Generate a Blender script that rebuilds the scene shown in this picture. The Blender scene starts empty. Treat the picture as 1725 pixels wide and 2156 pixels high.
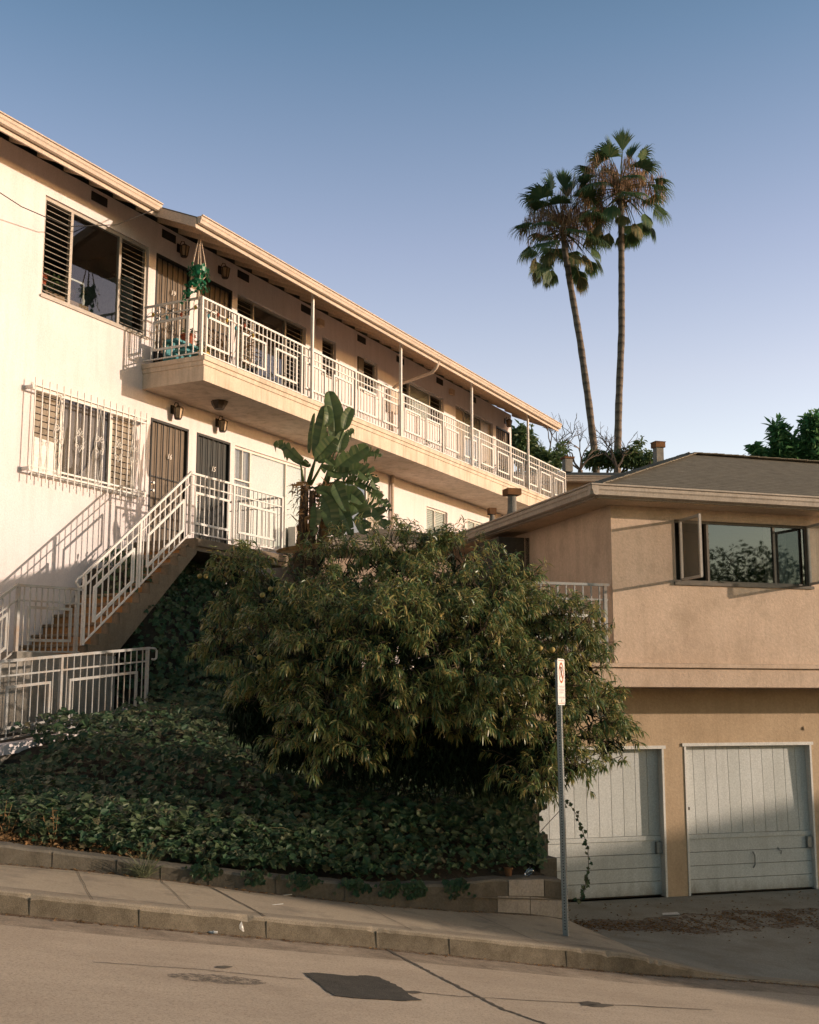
import bpy, math, random
from mathutils import Vector, Matrix
R = random.Random(7)
C = bpy.context.scene.collection
SC = bpy.context.scene
# ------------------------------------------------------------------ measuring frames
FOC, CX, CY, H = 2560.0, 862.5, 1078.0, 1.64          # focal length and centre in units of a 1725 x 2156 picture
TH = math.atan(402/2560.0)
def ray(px, py):
    x = (px-CX)/FOC; y = (CY-py)/FOC
    return (x, math.cos(TH)-y*math.sin(TH), math.sin(TH)+y*math.cos(TH))
def at(px, py, Y):
    r = ray(px, py); t = Y/r[1]
    return Vector((r[0]*t, Y, H+r[2]*t))
class Frame:
    """s runs along a facade, n points out of it, z is up"""
    def __init__(s, ox, oy, a, flip=1):
        s.o = (ox, oy); s.e = (math.sin(a), math.cos(a)); s.n = (math.cos(a)*flip, -math.sin(a)*flip)
    def p(s, u, n, z):
        return Vector((s.o[0]+s.e[0]*u+s.n[0]*n, s.o[1]+s.e[1]*u+s.n[1]*n, z))
    def inv(s, X, Y):
        dx, dy = X-s.o[0], Y-s.o[1]
        return dx*s.e[0]+dy*s.e[1], dx*s.n[0]+dy*s.n[1]
    def on(s, px, py, n):
        P = s.p(0, n, 0); r = ray(px, py)
        t = (P.x*s.n[0]+P.y*s.n[1])/(r[0]*s.n[0]+r[1]*s.n[1])
        u, _ = s.inv(r[0]*t, r[1]*t)
        return u, H+r[2]*t
A1, A2 = math.radians(27.125), math.radians(72.13)
F1 = Frame(-4.7525, 21.011, A1)            # long apartment block: n = out to the street side
F2 = Frame(3.9001, 17.6, A2)               # garage building
FS = Frame(-0.2929, 10.5, A2, -1)          # street: s downhill to the right, n = away from the camera
# ------------------------------------------------------------------ mesh collecting
W = {}
class MB:
    def __init__(s): s.v = []; s.f = []
    def add(s, vs, fs):
        o = len(s.v); s.v += [tuple(q) for q in vs]; s.f += [tuple(i+o for i in f) for f in fs]
    def quad(s, *p): s.add(p, [tuple(range(len(p)))])
    def hexa(s, p):
        s.add(p, [(0,3,2,1),(4,5,6,7),(0,1,5,4),(1,2,6,5),(2,3,7,6),(3,0,4,7)])
    def box(s, F, a0, a1, n0, n1, z0, z1):
        s.hexa([F.p(a0,n0,z0),F.p(a1,n0,z0),F.p(a1,n1,z0),F.p(a0,n1,z0),F.p(a0,n0,z1),F.p(a1,n0,z1),F.p(a1,n1,z1),F.p(a0,n1,z1)])
    def bar(s, p, q, w, h=None, side=None):
        p, q = Vector(p), Vector(q); h = w if h is None else h
        d = (q-p).normalized()
        a = Vector(side) if side else (Vector((0,0,1)).cross(d) if abs(d.z) < .98 else Vector((F1.e[0],F1.e[1],0)))
        a = (a - d*a.dot(d)).normalized(); b = d.cross(a)
        a *= w/2; b *= h/2
        s.hexa([p-a-b,p+a-b,p+a+b,p-a+b,q-a-b,q+a-b,q+a+b,q-a+b])
    def tube(s, pts, r, k=8, cap=True):
        pts = [Vector(p) for p in pts]; n = len(pts)
        rs = r if isinstance(r, (list, tuple)) else [r]*n
        rings = []; a = None
        for i, p in enumerate(pts):
            d = (pts[min(i+1,n-1)]-pts[max(i-1,0)]).normalized()
            if a is None:
                a = d.orthogonal().normalized()
            a = (a-d*a.dot(d)).normalized(); b = d.cross(a)
            rings.append([p+(a*math.cos(2*math.pi*j/k)+b*math.sin(2*math.pi*j/k))*rs[i] for j in range(k)])
        vs = [q for g in rings for q in g]; fs = []
        for i in range(n-1):
            for j in range(k):
                fs.append((i*k+j, i*k+(j+1)%k, (i+1)*k+(j+1)%k, (i+1)*k+j))
        if cap: fs += [tuple(range(k))[::-1], tuple((n-1)*k+j for j in range(k))]
        s.add(vs, fs)
    def sweep(s, prof, p, q, out):
        """profile points (out, z) carried from p to q"""
        p, q, out = Vector(p), Vector(q), Vector(out); m = len(prof)
        vs = [c+out*a+Vector((0,0,b)) for c in (p,q) for a,b in prof]
        fs = [(i,(i+1)%m,m+(i+1)%m,m+i) for i in range(m)]+[tuple(range(m))[::-1],tuple(range(m,2*m))]
        s.add(vs, fs)
    def lathe(s, c, prof, k=16, axis=None, sx=1):
        c = Vector(c); M = Matrix.Identity(3)
        if axis: M = Vector((0,0,1)).rotation_difference(Vector(axis)).to_matrix()
        vs = []; fs = []
        for r, z in prof:
            vs += [c+M@Vector((r*math.cos(2*math.pi*j/k)*sx, r*math.sin(2*math.pi*j/k), z)) for j in range(k)]
        for i in range(len(prof)-1):
            for j in range(k): fs.append((i*k+j,i*k+(j+1)%k,(i+1)*k+(j+1)%k,(i+1)*k+j))
        fs += [tuple(range(k))[::-1], tuple((len(prof)-1)*k+j for j in range(k))]
        s.add(vs, fs)
    def ball(s, c, r, k=10, m=6, jit=0, sz=1):
        c = Vector(c); vs = []; fs = []
        for i in range(m+1):
            t = math.pi*i/m
            for j in range(k):
                q = 1+R.uniform(-jit,jit); f = 2*math.pi*j/k
                vs.append(c+Vector((math.sin(t)*math.cos(f)*r*q, math.sin(t)*math.sin(f)*r*q, math.cos(t)*r*q*sz)))
        for i in range(m):
            for j in range(k): fs.append((i*k+j,(i+1)*k+j,(i+1)*k+(j+1)%k,i*k+(j+1)%k))
        s.add(vs, fs)
    def wall(s, F, n, a0, a1, z0, z1, holes, depth):
        A = sorted({a0,a1}|{h[0] for h in holes}|{h[1] for h in holes}); Z = sorted({z0,z1}|{h[2] for h in holes}|{h[3] for h in holes})
        for i in range(len(A)-1):
            for j in range(len(Z)-1):
                ca, cz = (A[i]+A[i+1])/2, (Z[j]+Z[j+1])/2
                if any(h[0]<ca<h[1] and h[2]<cz<h[3] for h in holes): continue
                s.quad(F.p(A[i],n,Z[j]),F.p(A[i],n,Z[j+1]),F.p(A[i+1],n,Z[j+1]),F.p(A[i+1],n,Z[j]))
        for h in holes:
            q = [(h[0],h[2]),(h[1],h[2]),(h[1],h[3]),(h[0],h[3])]
            for i in range(4):
                b, c = q[i], q[(i+1)%4]
                s.quad(F.p(b[0],n,b[1]),F.p(c[0],n,c[1]),F.p(c[0],n-depth,c[1]),F.p(b[0],n-depth,b[1]))
    def build(s, name, mat, parent=None, loc=None, smooth=False, bevel=0):
        me = bpy.data.meshes.new(name)
        w = W[parent] if parent is not None else (Vector(loc) if loc is not None else Vector((0,0,0)))
        me.from_pydata([(a-w.x,b-w.y,c-w.z) for a,b,c in s.v], [], s.f)
        me.materials.append(mat); me.update()
        if smooth: me.polygons.foreach_set('use_smooth', [True]*len(me.polygons))
        o = bpy.data.objects.new(name, me); C.objects.link(o)
        if parent is not None: o.parent = parent
        else: o.location = w
        W[o] = w
        if bevel:
            m = o.modifiers.new('bevel','BEVEL'); m.width = bevel; m.segments = 2; m.limit_method = 'ANGLE'
        return o
def tag(o, label=None, cat=None, group=None, kind=None):
    if label: o['label'] = label
    if cat: o['category'] = cat
    if group: o['group'] = group
    if kind: o['kind'] = kind
    return o
def thing(name, loc, label, cat, group=None):
    o = bpy.data.objects.new(name, None); C.objects.link(o); o.location = loc; o.empty_display_size = .2
    W[o] = Vector(loc); return tag(o, label, cat, group)
def text(mb, s, origin, ux, uz, size, off, shear=0):
    cu = bpy.data.curves.new('t','FONT'); cu.body = s; cu.size = size; cu.extrude = .004; cu.shear = shear; cu.align_x='CENTER'; cu.align_y='CENTER'
    o = bpy.data.objects.new('t', cu); C.objects.link(o)
    dg = bpy.context.evaluated_depsgraph_get(); me = bpy.data.meshes.new_from_object(o.evaluated_get(dg))
    ux, uz = Vector(ux), Vector(uz); un = ux.cross(uz)
    mb.add([Vector(origin)+ux*v.co.x+uz*v.co.y+un*(v.co.z+off) for v in me.vertices], [tuple(p.vertices) for p in me.polygons])
    bpy.data.objects.remove(o); bpy.data.meshes.remove(me); bpy.data.curves.remove(cu)
# ------------------------------------------------------------------ materials
def nodes(name):
    m = bpy.data.materials.new(name); m.use_nodes = True; t = m.node_tree
    return m, t.nodes, t.links, t.nodes['Principled BSDF']
def ramp(N, stops):
    r = N.new('ShaderNodeValToRGB'); e = r.color_ramp.elements
    while len(e) < len(stops): e.new(.5)
    for i, (p, c) in enumerate(stops): e[i].position = p; e[i].color = (*c, 1)
    return r
def noise(N, L, co, scale, det=5, rough=.6, sc=None):
    n = N.new('ShaderNodeTexNoise'); n.inputs['Scale'].default_value = scale; n.inputs['Detail'].default_value = det; n.inputs['Roughness'].default_value = rough
    if sc:
        mp = N.new('ShaderNodeMapping'); mp.inputs['Scale'].default_value = sc; L.new(co, mp.inputs['Vector']); co = mp.outputs[0]
    L.new(co, n.inputs['Vector']); return n
def mixc(N, L, a, b, fac, mode='MIX'):
    x = N.new('ShaderNodeMix'); x.data_type = 'RGBA'; x.blend_type = mode
    for sock, val in ((x.inputs[6], a), (x.inputs[7], b), (x.inputs[0], fac)):
        if isinstance(val, bpy.types.NodeSocket): L.new(val, sock)
        elif isinstance(val, tuple): sock.default_value = (*val, 1)
        else: sock.default_value = val
    return x.outputs[2]
def surf(name, col, col2=None, rough=.85, big=1.2, fine=45, bump=.25, dist=.01, streak=0, grime=None, gz=None, spec=.25, metal=0, fineamt=.12):
    m, N, L, B = nodes(name)
    co = N.new('ShaderNodeTexCoord').outputs['Object']
    col2 = col2 or tuple(c*.8 for c in col)
    n1 = noise(N, L, co, big, 6, .65)
    r1 = ramp(N, [(.35,(0,0,0)),(.68,(1,1,1))]); L.new(n1.outputs[0], r1.inputs[0])
    c = mixc(N, L, col, col2, r1.outputs[0])
    n2 = noise(N, L, co, fine, 4, .7)
    r2 = ramp(N, [(.3,(1-fineamt*2,)*3),(.7,(1+fineamt,)*3)]); L.new(n2.outputs[0], r2.inputs[0])
    c = mixc(N, L, c, r2.outputs[0], 1.0, 'MULTIPLY')
    if streak:
        n3 = noise(N, L, co, 3.0, 4, .6, (2.2,2.2,.22)); r3 = ramp(N, [(.45,(1,1,1)),(.75,(1-streak,1-streak,1-streak*1.1))]); L.new(n3.outputs[0], r3.inputs[0])
        c = mixc(N, L, c, r3.outputs[0], 1.0, 'MULTIPLY')
    if grime:
        n4 = noise(N, L, co, 2.3, 6, .7); r4 = ramp(N, [(.5,(0,0,0)),(.72,(1,1,1))]); L.new(n4.outputs[0], r4.inputs[0])
        c = mixc(N, L, c, grime, r4.outputs[0])
    L.new(c, B.inputs['Base Color'])
    B.inputs['Roughness'].default_value = rough; B.inputs['Metallic'].default_value = metal; B.inputs['Specular IOR Level'].default_value = spec
    if bump:
        b = N.new('ShaderNodeBump'); b.inputs['Strength'].default_value = bump; b.inputs['Distance'].default_value = dist
        L.new(n2.outputs[0], b.inputs['Height']); L.new(b.outputs[0], B.inputs['Normal'])
    return m
def leafmat(name, cols, trans=.25, rough=.5, spec=.3):
    m, N, L, B = nodes(name)
    g = N.new('ShaderNodeNewGeometry'); r = ramp(N, [(i/(len(cols)-1), c) for i, c in enumerate(cols)])
    L.new(g.outputs['Random Per Island'], r.inputs[0])
    L.new(r.outputs[0], B.inputs['Base Color']); B.inputs['Roughness'].default_value = rough; B.inputs['Specular IOR Level'].default_value = spec
    t = N.new('ShaderNodeBsdfTranslucent'); L.new(r.outputs[0], t.inputs[0])
    x = N.new('ShaderNodeMixShader'); x.inputs[0].default_value = trans
    L.new(B.outputs[0], x.inputs[1]); L.new(t.outputs[0], x.inputs[2]); L.new(x.outputs[0], N['Material Output'].inputs[0])
    return m
def glassmat(name, tint=(.75,.8,.8), base=.06):
    m, N, L, B = nodes(name); N.remove(B)
    t = N.new('ShaderNodeBsdfTransparent'); t.inputs[0].default_value = (*tint,1)
    g = N.new('ShaderNodeBsdfGlossy'); g.inputs['Roughness'].default_value = .02; g.inputs[0].default_value = (.9,.95,1,1)
    co = N.new('ShaderNodeTexCoord').outputs['Object']; n = noise(N, L, co, 1.3, 2, .5); b = N.new('ShaderNodeBump'); b.inputs['Strength'].default_value=.05; b.inputs['Distance'].default_value=.02
    L.new(n.outputs[0], b.inputs['Height']); L.new(b.outputs[0], g.inputs['Normal'])
    lw = N.new('ShaderNodeFresnel'); lw.inputs[0].default_value = 1.5
    ad = N.new('ShaderNodeMath'); ad.inputs[1].default_value = base; ad.use_clamp = True; L.new(lw.outputs[0], ad.inputs[0])
    x = N.new('ShaderNodeMixShader'); L.new(ad.outputs[0], x.inputs[0]); L.new(t.outputs[0], x.inputs[1]); L.new(g.outputs[0], x.inputs[2]); L.new(x.outputs[0], N['Material Output'].inputs[0])
    return m
def shinglemat(name, col, dz):
    m, N, L, B = nodes(name); co = N.new('ShaderNodeTexCoord').outputs['Object']
    sp = N.new('ShaderNodeSeparateXYZ'); L.new(co, sp.inputs[0])
    nw = noise(N, L, co, 2.0, 3, .6); wob = N.new('ShaderNodeMath'); wob.operation='MULTIPLY_ADD'; wob.inputs[1].default_value=.02; L.new(nw.outputs[0], wob.inputs[0]); L.new(sp.outputs[2], wob.inputs[2])
    d = N.new('ShaderNodeMath'); d.operation = 'DIVIDE'; d.inputs[1].default_value = dz; L.new(wob.outputs[0], d.inputs[0])
    f = N.new('ShaderNodeMath'); f.operation = 'FRACT'; L.new(d.outputs[0], f.inputs[0])
    r = ramp(N, [(0,(.25,.25,.25)),(.16,(.8,.8,.8)),(.5,(1,1,1)),(1,(1.1,1.1,1.1))]); L.new(f.outputs[0], r.inputs[0])
    fl = N.new('ShaderNodeMath'); fl.operation='FLOOR'; L.new(d.outputs[0], fl.inputs[0])
    n = noise(N, L, co, 5, 5, .8); n2 = noise(N, L, co, 60, 3, .8)
    rr = ramp(N, [(.3,tuple(c*.75 for c in col)),(.7,tuple(c*1.25 for c in col))]); L.new(n.outputs[0], rr.inputs[0])
    c = mixc(N, L, rr.outputs[0], r.outputs[0], 1.0, 'MULTIPLY')
    r2 = ramp(N, [(.3,(.7,.7,.7)),(.7,(1.25,1.25,1.25))]); L.new(n2.outputs[0], r2.inputs[0]); c = mixc(N, L, c, r2.outputs[0], 1.0, 'MULTIPLY')
    L.new(c, B.inputs['Base Color']); B.inputs['Roughness'].default_value = .95; B.inputs['Specular IOR Level'].default_value = .1
    b = N.new('ShaderNodeBump'); b.inputs['Strength'].default_value = .6; b.inputs['Distance'].default_value = .02; L.new(f.outputs[0], b.inputs['Height']); L.new(b.outputs[0], B.inputs['Normal'])
    return m
M = {}
M['stucco'] = surf('cream_stucco', (.735,.665,.665), (.675,.605,.595), .9, .9, 38, .3, .012, .10, fineamt=.06)
M['slab'] = surf('slab_stucco', (.68,.57,.46), (.57,.45,.34), .9, 1.2, 38, .3, .01, .32, fineamt=.07)
M['tan'] = surf('tan_stucco', (.655,.49,.37), (.545,.395,.29), .92, .8, 26, .5, .012, .13, (.44,.325,.235), fineamt=.07)
M['ochre'] = surf('ochre_stucco', (.56,.41,.275), (.48,.345,.225), .92, 1.1, 30, .4, .012, .1, fineamt=.07)
M['soffit'] = surf('soffit_paint', (.62,.47,.34), (.55,.41,.29), .8, 1.5, 30, .1)
M['white'] = surf('white_paint', (.74,.71,.67), (.66,.63,.58), .55, 3, 60, .08, .004, .1, None, None, .4)
M['rail'] = surf('rail_paint', (.76,.72,.68), (.68,.64,.58), .5, 6, 70, .1, .003, 0, None, None, .4)
M['oldrail_shaded'] = surf('worn_shaded_rail_paint', (.40,.40,.39), (.33,.315,.29), .6, 5, 70, .15, .003, 0, (.33,.24,.17))  # worn paint, darkened further to stand in for shade on the railings
M['fascia'] = surf('fascia_paint', (.58,.47,.38), (.50,.40,.32), .6, 2, 40, .1, .004, .12)
M['gutter2'] = surf('gutter_paint', (.50,.42,.35), (.40,.33,.27), .6, 2, 40, .1, .004, .2)
M['frame'] = surf('window_frame_paint', (.46,.41,.36), (.38,.33,.28), .5, 4, 50, .08, .003)
M['whiteframe'] = surf('white_window_paint', (.78,.72,.66), None, .5, 4, 50, .05, .003)
M['darkframe'] = surf('dark_window_frame', (.10,.085,.07), (.16,.13,.10), .5, 8, 60, .1, .003)
M['black'] = surf('black_iron', (.018,.02,.02), (.03,.03,.03), .5, 5, 60, .1, .003)
M['screen'] = surf('security_screen', (.19,.145,.105), (.15,.115,.085), .7, 3, 90, .1, .003)
M['dkscreen'] = surf('dark_security_screen', (.035,.042,.042), (.05,.05,.045), .6, 3, 90, .1, .003)
M['door'] = surf('door_paint', (.42,.33,.25), None, .6, 3, 50, .05)
M['louvre'] = surf('louvre_glass', (.25,.205,.155), (.19,.16,.12), .3, 3, 40, .05, .003, 0, None, None, .5)
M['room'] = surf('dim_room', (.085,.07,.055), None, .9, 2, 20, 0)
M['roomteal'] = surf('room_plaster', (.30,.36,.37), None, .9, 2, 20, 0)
M['curtain'] = surf('pale_curtain', (.62,.55,.5), (.5,.44,.4), .9, 4, 30, .1, .01, .3)
M['drape'] = surf('grey_drape', (.44,.385,.34), (.36,.31,.27), .9, 4, 30, .1)
M['blind'] = surf('white_blind', (.80,.75,.70), (.76,.71,.66), .7, 3, 30, .1)
M['glass'] = glassmat('window_glass', (.72,.78,.78), .03)
M['glass2'] = glassmat('grey_glass', (.5,.55,.55), .10)
M['glass3'] = glassmat('brown_glass', (.6,.6,.58), .0)
def dustmat():
    m, N, L, B = nodes('dusty_glass'); B.inputs['Base Color'].default_value = (.34,.29,.22,1); B.inputs['Roughness'].default_value = .25; B.inputs['Alpha'].default_value = .38
    return m
M['dusty'] = dustmat()
M['frost'] = surf('dusty_pane', (.40,.33,.25), (.30,.25,.19), .35, 3, 40, .05, .003, .2, None, None, .5)
M['shingle'] = shinglemat('brown_shingles', (.20,.172,.132), .05)
M['step'] = surf('concrete_stair', (.22,.17,.12), (.17,.13,.09), .9, 2, 35, .3, .01, .2)
M['riser'] = surf('ochre_riser_paint', (.40,.20,.075), (.30,.15,.06), .85, 3, 35, .2, .01, .2)
M['tread'] = surf('worn_tread', (.20,.145,.095), (.26,.18,.11), .9, 3, 35, .2)
M['conc'] = surf('old_concrete', (.30,.27,.235), (.22,.20,.17), .92, 1.2, 40, .4, .012, .25, (.17,.15,.125))
M['kerb'] = surf('kerb_concrete', (.20,.175,.14), (.14,.122,.098), .92, 2.2, 120, .5, .006, .15, (.14,.12,.10), fineamt=.16)
M['walk'] = surf('pavement_concrete', (.43,.355,.26), (.35,.29,.215), .92, 1.1, 60, .35, .008, 0, (.22,.185,.145))
M['road'] = surf('concrete_road', (.52,.425,.325), (.43,.35,.265), .9, .8, 70, .5, .01, 0, (.36,.29,.215), fineamt=.2)
def roadmat():
    m, N, L, B = nodes('concrete_road'); co = N.new('ShaderNodeTexCoord').outputs['Object']
    rt = N.new('ShaderNodeMapping'); rt.inputs['Rotation'].default_value = (0,0,-math.radians(17.9)); L.new(co, rt.inputs['Vector']); co2 = rt.outputs[0]
    n1 = noise(N, L, co2, .7, 6, .65); r1 = ramp(N, [(.3,(.53,.43,.325)),(.72,(.42,.335,.25))]); L.new(n1.outputs[0], r1.inputs[0])
    n2 = noise(N, L, co2, 2.2, 7, .75, (.3,1.2,1)); r2 = ramp(N, [(.36,(.88,.865,.85)),(.64,(1.05,1.05,1.05))]); L.new(n2.outputs[0], r2.inputs[0])
    c = mixc(N, L, r1.outputs[0], r2.outputs[0], .75, 'MULTIPLY')
    n3 = noise(N, L, co, 60, 4, .85); r3 = ramp(N, [(.32,(.35,.34,.32)),(.47,(.95,.95,.95)),(.60,(1.05,1.05,1.05)),(.72,(1.5,1.48,1.45))]); L.new(n3.outputs[0], r3.inputs[0]); c = mixc(N, L, c, r3.outputs[0], .8, 'MULTIPLY')
    n4 = noise(N, L, co2, 9, 5, .75, (.5,1.4,1)); r4 = ramp(N, [(.63,(1,1,1)),(.74,(.6,.57,.53))]); L.new(n4.outputs[0], r4.inputs[0]); c = mixc(N, L, c, r4.outputs[0], .8, 'MULTIPLY')
    L.new(c, B.inputs['Base Color']); B.inputs['Roughness'].default_value = .92; B.inputs['Specular IOR Level'].default_value = .2
    b = N.new('ShaderNodeBump'); b.inputs['Strength'].default_value = .5; b.inputs['Distance'].default_value = .008; L.new(n3.outputs[0], b.inputs['Height']); L.new(b.outputs[0], B.inputs['Normal']); return m
M['road'] = roadmat()
M['patch'] = surf('asphalt_patch', (.075,.07,.06), (.11,.10,.085), .95, 8, 110, 1.0, .015, fineamt=.3)
M['crack'] = surf('crack_tar', (.10,.085,.068), (.16,.135,.105), .95, 6, 80, .5)
M['kerbjoint'] = surf('kerb_joint', (.115,.10,.08), (.085,.075,.06), .95, 6, 80, .5)
M['drive'] = surf('driveway_asphalt', (.33,.315,.265), (.25,.235,.195), .92, .9, 60, .5, .01, 0, (.20,.175,.135), fineamt=.2)
M['block'] = surf('block_wall_concrete', (.17,.15,.12), (.12,.108,.088), .92, 2, 40, .5, .012, .2, (.14,.12,.10))
def darksides(m, dark, lo=.25, hi=.75):  # colours upright faces darker than level ones, varied by noise
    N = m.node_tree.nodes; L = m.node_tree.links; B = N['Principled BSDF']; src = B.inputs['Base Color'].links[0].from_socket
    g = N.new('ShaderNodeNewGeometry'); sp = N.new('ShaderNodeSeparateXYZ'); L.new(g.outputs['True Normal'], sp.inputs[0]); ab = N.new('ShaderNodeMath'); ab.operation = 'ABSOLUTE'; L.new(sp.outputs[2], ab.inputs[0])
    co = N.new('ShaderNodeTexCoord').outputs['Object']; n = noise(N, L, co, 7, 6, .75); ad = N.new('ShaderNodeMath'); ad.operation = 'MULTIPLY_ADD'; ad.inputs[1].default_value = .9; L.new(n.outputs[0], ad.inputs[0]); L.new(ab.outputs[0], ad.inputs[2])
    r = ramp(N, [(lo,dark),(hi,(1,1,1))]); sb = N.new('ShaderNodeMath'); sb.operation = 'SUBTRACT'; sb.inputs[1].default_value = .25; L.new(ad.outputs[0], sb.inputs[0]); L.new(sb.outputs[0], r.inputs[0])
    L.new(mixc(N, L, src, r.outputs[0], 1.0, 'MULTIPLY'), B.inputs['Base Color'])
M['kerb'] = surf('kerb_concrete', (.36,.30,.225), (.29,.24,.18), .92, 2.2, 120, .6, .008, .1, fineamt=.2); darksides(M['kerb'], (.33,.32,.29), .15, .95)
darksides(M['block'], (.62,.60,.56), .1, .7)
M['paleblock'] = surf('pale_block', (.33,.29,.25), (.25,.22,.185), .92, 3, 45, .4, .01, .2)
M['soil'] = surf('leaf_litter_soil', (.05,.04,.028), (.03,.026,.018), 1, 3, 30, .8, .03)
M['dirt'] = surf('dry_dirt', (.22,.12,.06), (.15,.085,.045), 1, 4, 40, .8, .03)
M['hill'] = surf('dry_hill_grass', (.12,.105,.05), (.07,.075,.035), 1, .3, 4, .5, .1)
M['garage'] = surf('garage_door_paint', (.63,.64,.625), (.57,.575,.555), .6, 1.3, 50, .12, .004, .12)
def boards(m, lo):
    N = m.node_tree.nodes; L = m.node_tree.links; B = N['Principled BSDF']; src = B.inputs['Base Color'].links[0].from_socket
    g = N.new('ShaderNodeNewGeometry'); r = ramp(N, [(0,(lo,lo,lo*.98)),(1,(1.04,1.03,1.02))]); L.new(g.outputs['Random Per Island'], r.inputs[0]); c = mixc(N, L, src, r.outputs[0], 1.0, 'MULTIPLY')
    co = N.new('ShaderNodeTexCoord').outputs['Object']; sp = N.new('ShaderNodeSeparateXYZ'); L.new(co, sp.inputs[0]); n = noise(N, L, co, 6, 6, .75, (1,1,.5))
    ad = N.new('ShaderNodeMath'); ad.operation = 'MULTIPLY_ADD'; ad.inputs[1].default_value = .55; L.new(n.outputs[0], ad.inputs[0]); L.new(sp.outputs[2], ad.inputs[2])
    r2 = ramp(N, [(.22,(.55,.50,.44)),(.46,(1,1,1))]); L.new(ad.outputs[0], r2.inputs[0]); c = mixc(N, L, c, r2.outputs[0], 1.0, 'MULTIPLY')
    n5 = noise(N, L, co, 28, 4, .8, (1,1,.35)); r5 = ramp(N, [(.70,(1,1,1)),(.74,(.55,.5,.44))]); L.new(n5.outputs[0], r5.inputs[0]); c = mixc(N, L, c, r5.outputs[0], .7, 'MULTIPLY')
    L.new(c, B.inputs['Base Color'])
boards(M['garage'], .90)
M['galv'] = surf('galvanised_steel', (.30,.31,.30), (.22,.23,.23), .5, 6, 50, .1, .003, .2, None, None, .5, .35)
M['sign'] = surf('sign_white', (.82,.78,.74), None, .4, 4, 50, .02)
M['signred'] = surf('sign_red', (.42,.10,.025), (.36,.09,.03), .45, 4, 50, .02)
M['signfaint'] = surf('faded_sign_print', (.62,.52,.52), None, .5, 4, 50, 0)
M['bronze'] = surf('bronze_lamp', (.045,.032,.022), None, .5, 5, 50, .1)
M['amber'] = surf('amber_glass', (.42,.31,.20), (.30,.21,.13), .25, 6, 40, .05, .003, 0, None, None, .6)
M['tc'] = surf('terracotta', (.36,.095,.045), (.28,.075,.04), .8, 6, 50, .1)
M['teal'] = surf('teal_paint', (.07,.26,.29), (.05,.20,.23), .55, 5, 50, .05)
M['yellow'] = surf('yellow_glaze', (.55,.36,.06), None, .4, 5, 50, .05)
M['rope'] = surf('cotton_rope', (.55,.43,.33), None, .9, 9, 90, .3)
M['wood'] = surf('plank_wood', (.30,.18,.10), (.22,.13,.07), .6, 4, 50, .1)
M['navy'] = surf('navy_glaze', (.03,.05,.09), None, .3, 5, 50, .05)
M['cable'] = surf('black_cable', (.03,.026,.022), None, .7, 5, 50, 0)
M['steelknob'] = surf('steel_knob', (.6,.58,.54), None, .25, 5, 50, 0, .003, 0, None, None, .5, .8)
M['bark'] = surf('bark', (.12,.085,.055), (.07,.05,.035), .95, 5, 30, .9, .03)
M['bare'] = surf('bare_branch', (.20,.15,.12), (.13,.10,.08), .95, 5, 30, .5, .02)
M['fruit'] = surf('pale_peach_skin', (.42,.30,.10), (.34,.26,.08), .6, 12, 60, .05)
M['paper'] = surf('white_paper', (.7,.68,.64), None, .8, 5, 50, .1)
M['plastic'] = glassmat('clear_plastic', (.86,.86,.84), .12)
M['cloudy'] = surf('cloudy_plastic', (.62,.60,.56), (.42,.40,.37), .3, 18, 60, .3, .01, 0, None, None, .5)
M['rust'] = surf('rusty_cap', (.22,.10,.04), (.10,.055,.03), .9, 5, 40, .4)
M['peach'] = leafmat('peach_leaves', [(.05,.108,.044),(.09,.155,.052),(.15,.195,.062),(.235,.25,.08),(.40,.29,.10),(.115,.165,.055)], .28, .38, .5)
M['peachshade'] = leafmat('shaded_peach_leaves', [(.010,.020,.010),(.018,.032,.013)], .1, .6, .15)  # darkened copy of the leaf greens, paints in the shade inside the crown
M['ivy'] = leafmat('ivy_leaves', [(.024,.056,.028),(.038,.080,.036),(.060,.105,.042),(.095,.115,.06),(.05,.085,.035),(.12,.10,.055)], .15, .5, .3)
M['bird'] = leafmat('paddle_leaves', [(.085,.13,.05),(.125,.175,.06),(.07,.11,.045),(.16,.185,.075)], .33, .42, .4)
M['dead'] = leafmat('dead_leaves', [(.20,.11,.05),(.28,.17,.08),(.14,.08,.04)], .15, .8, .1)
M['frond'] = leafmat('palm_fronds', [(.06,.12,.055),(.095,.15,.062),(.14,.165,.07)], .35, .5, .3)
M['oldfrond'] = leafmat('old_palm_fronds', [(.09,.12,.055),(.17,.16,.07),(.27,.19,.095)], .35, .6, .2)
M['straw'] = leafmat('dry_palm_strands', [(.28,.16,.10),(.36,.24,.15),(.20,.12,.07)], .15, .8, .1)
M['green'] = leafmat('vivid_leaves', [(.012,.13,.06),(.02,.18,.08),(.01,.09,.045)], .25, .4, .4)
M['bush'] = leafmat('bush_leaves', [(.05,.095,.042),(.085,.135,.05),(.13,.165,.065)], .35, .5, .3)
M['bamboo'] = leafmat('bamboo_leaves', [(.05,.16,.065),(.09,.22,.085),(.14,.26,.10)], .45, .5, .3)
M['grass'] = leafmat('grey_green_grass', [(.10,.12,.06),(.15,.16,.09)], .2, .6, .2)
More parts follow.
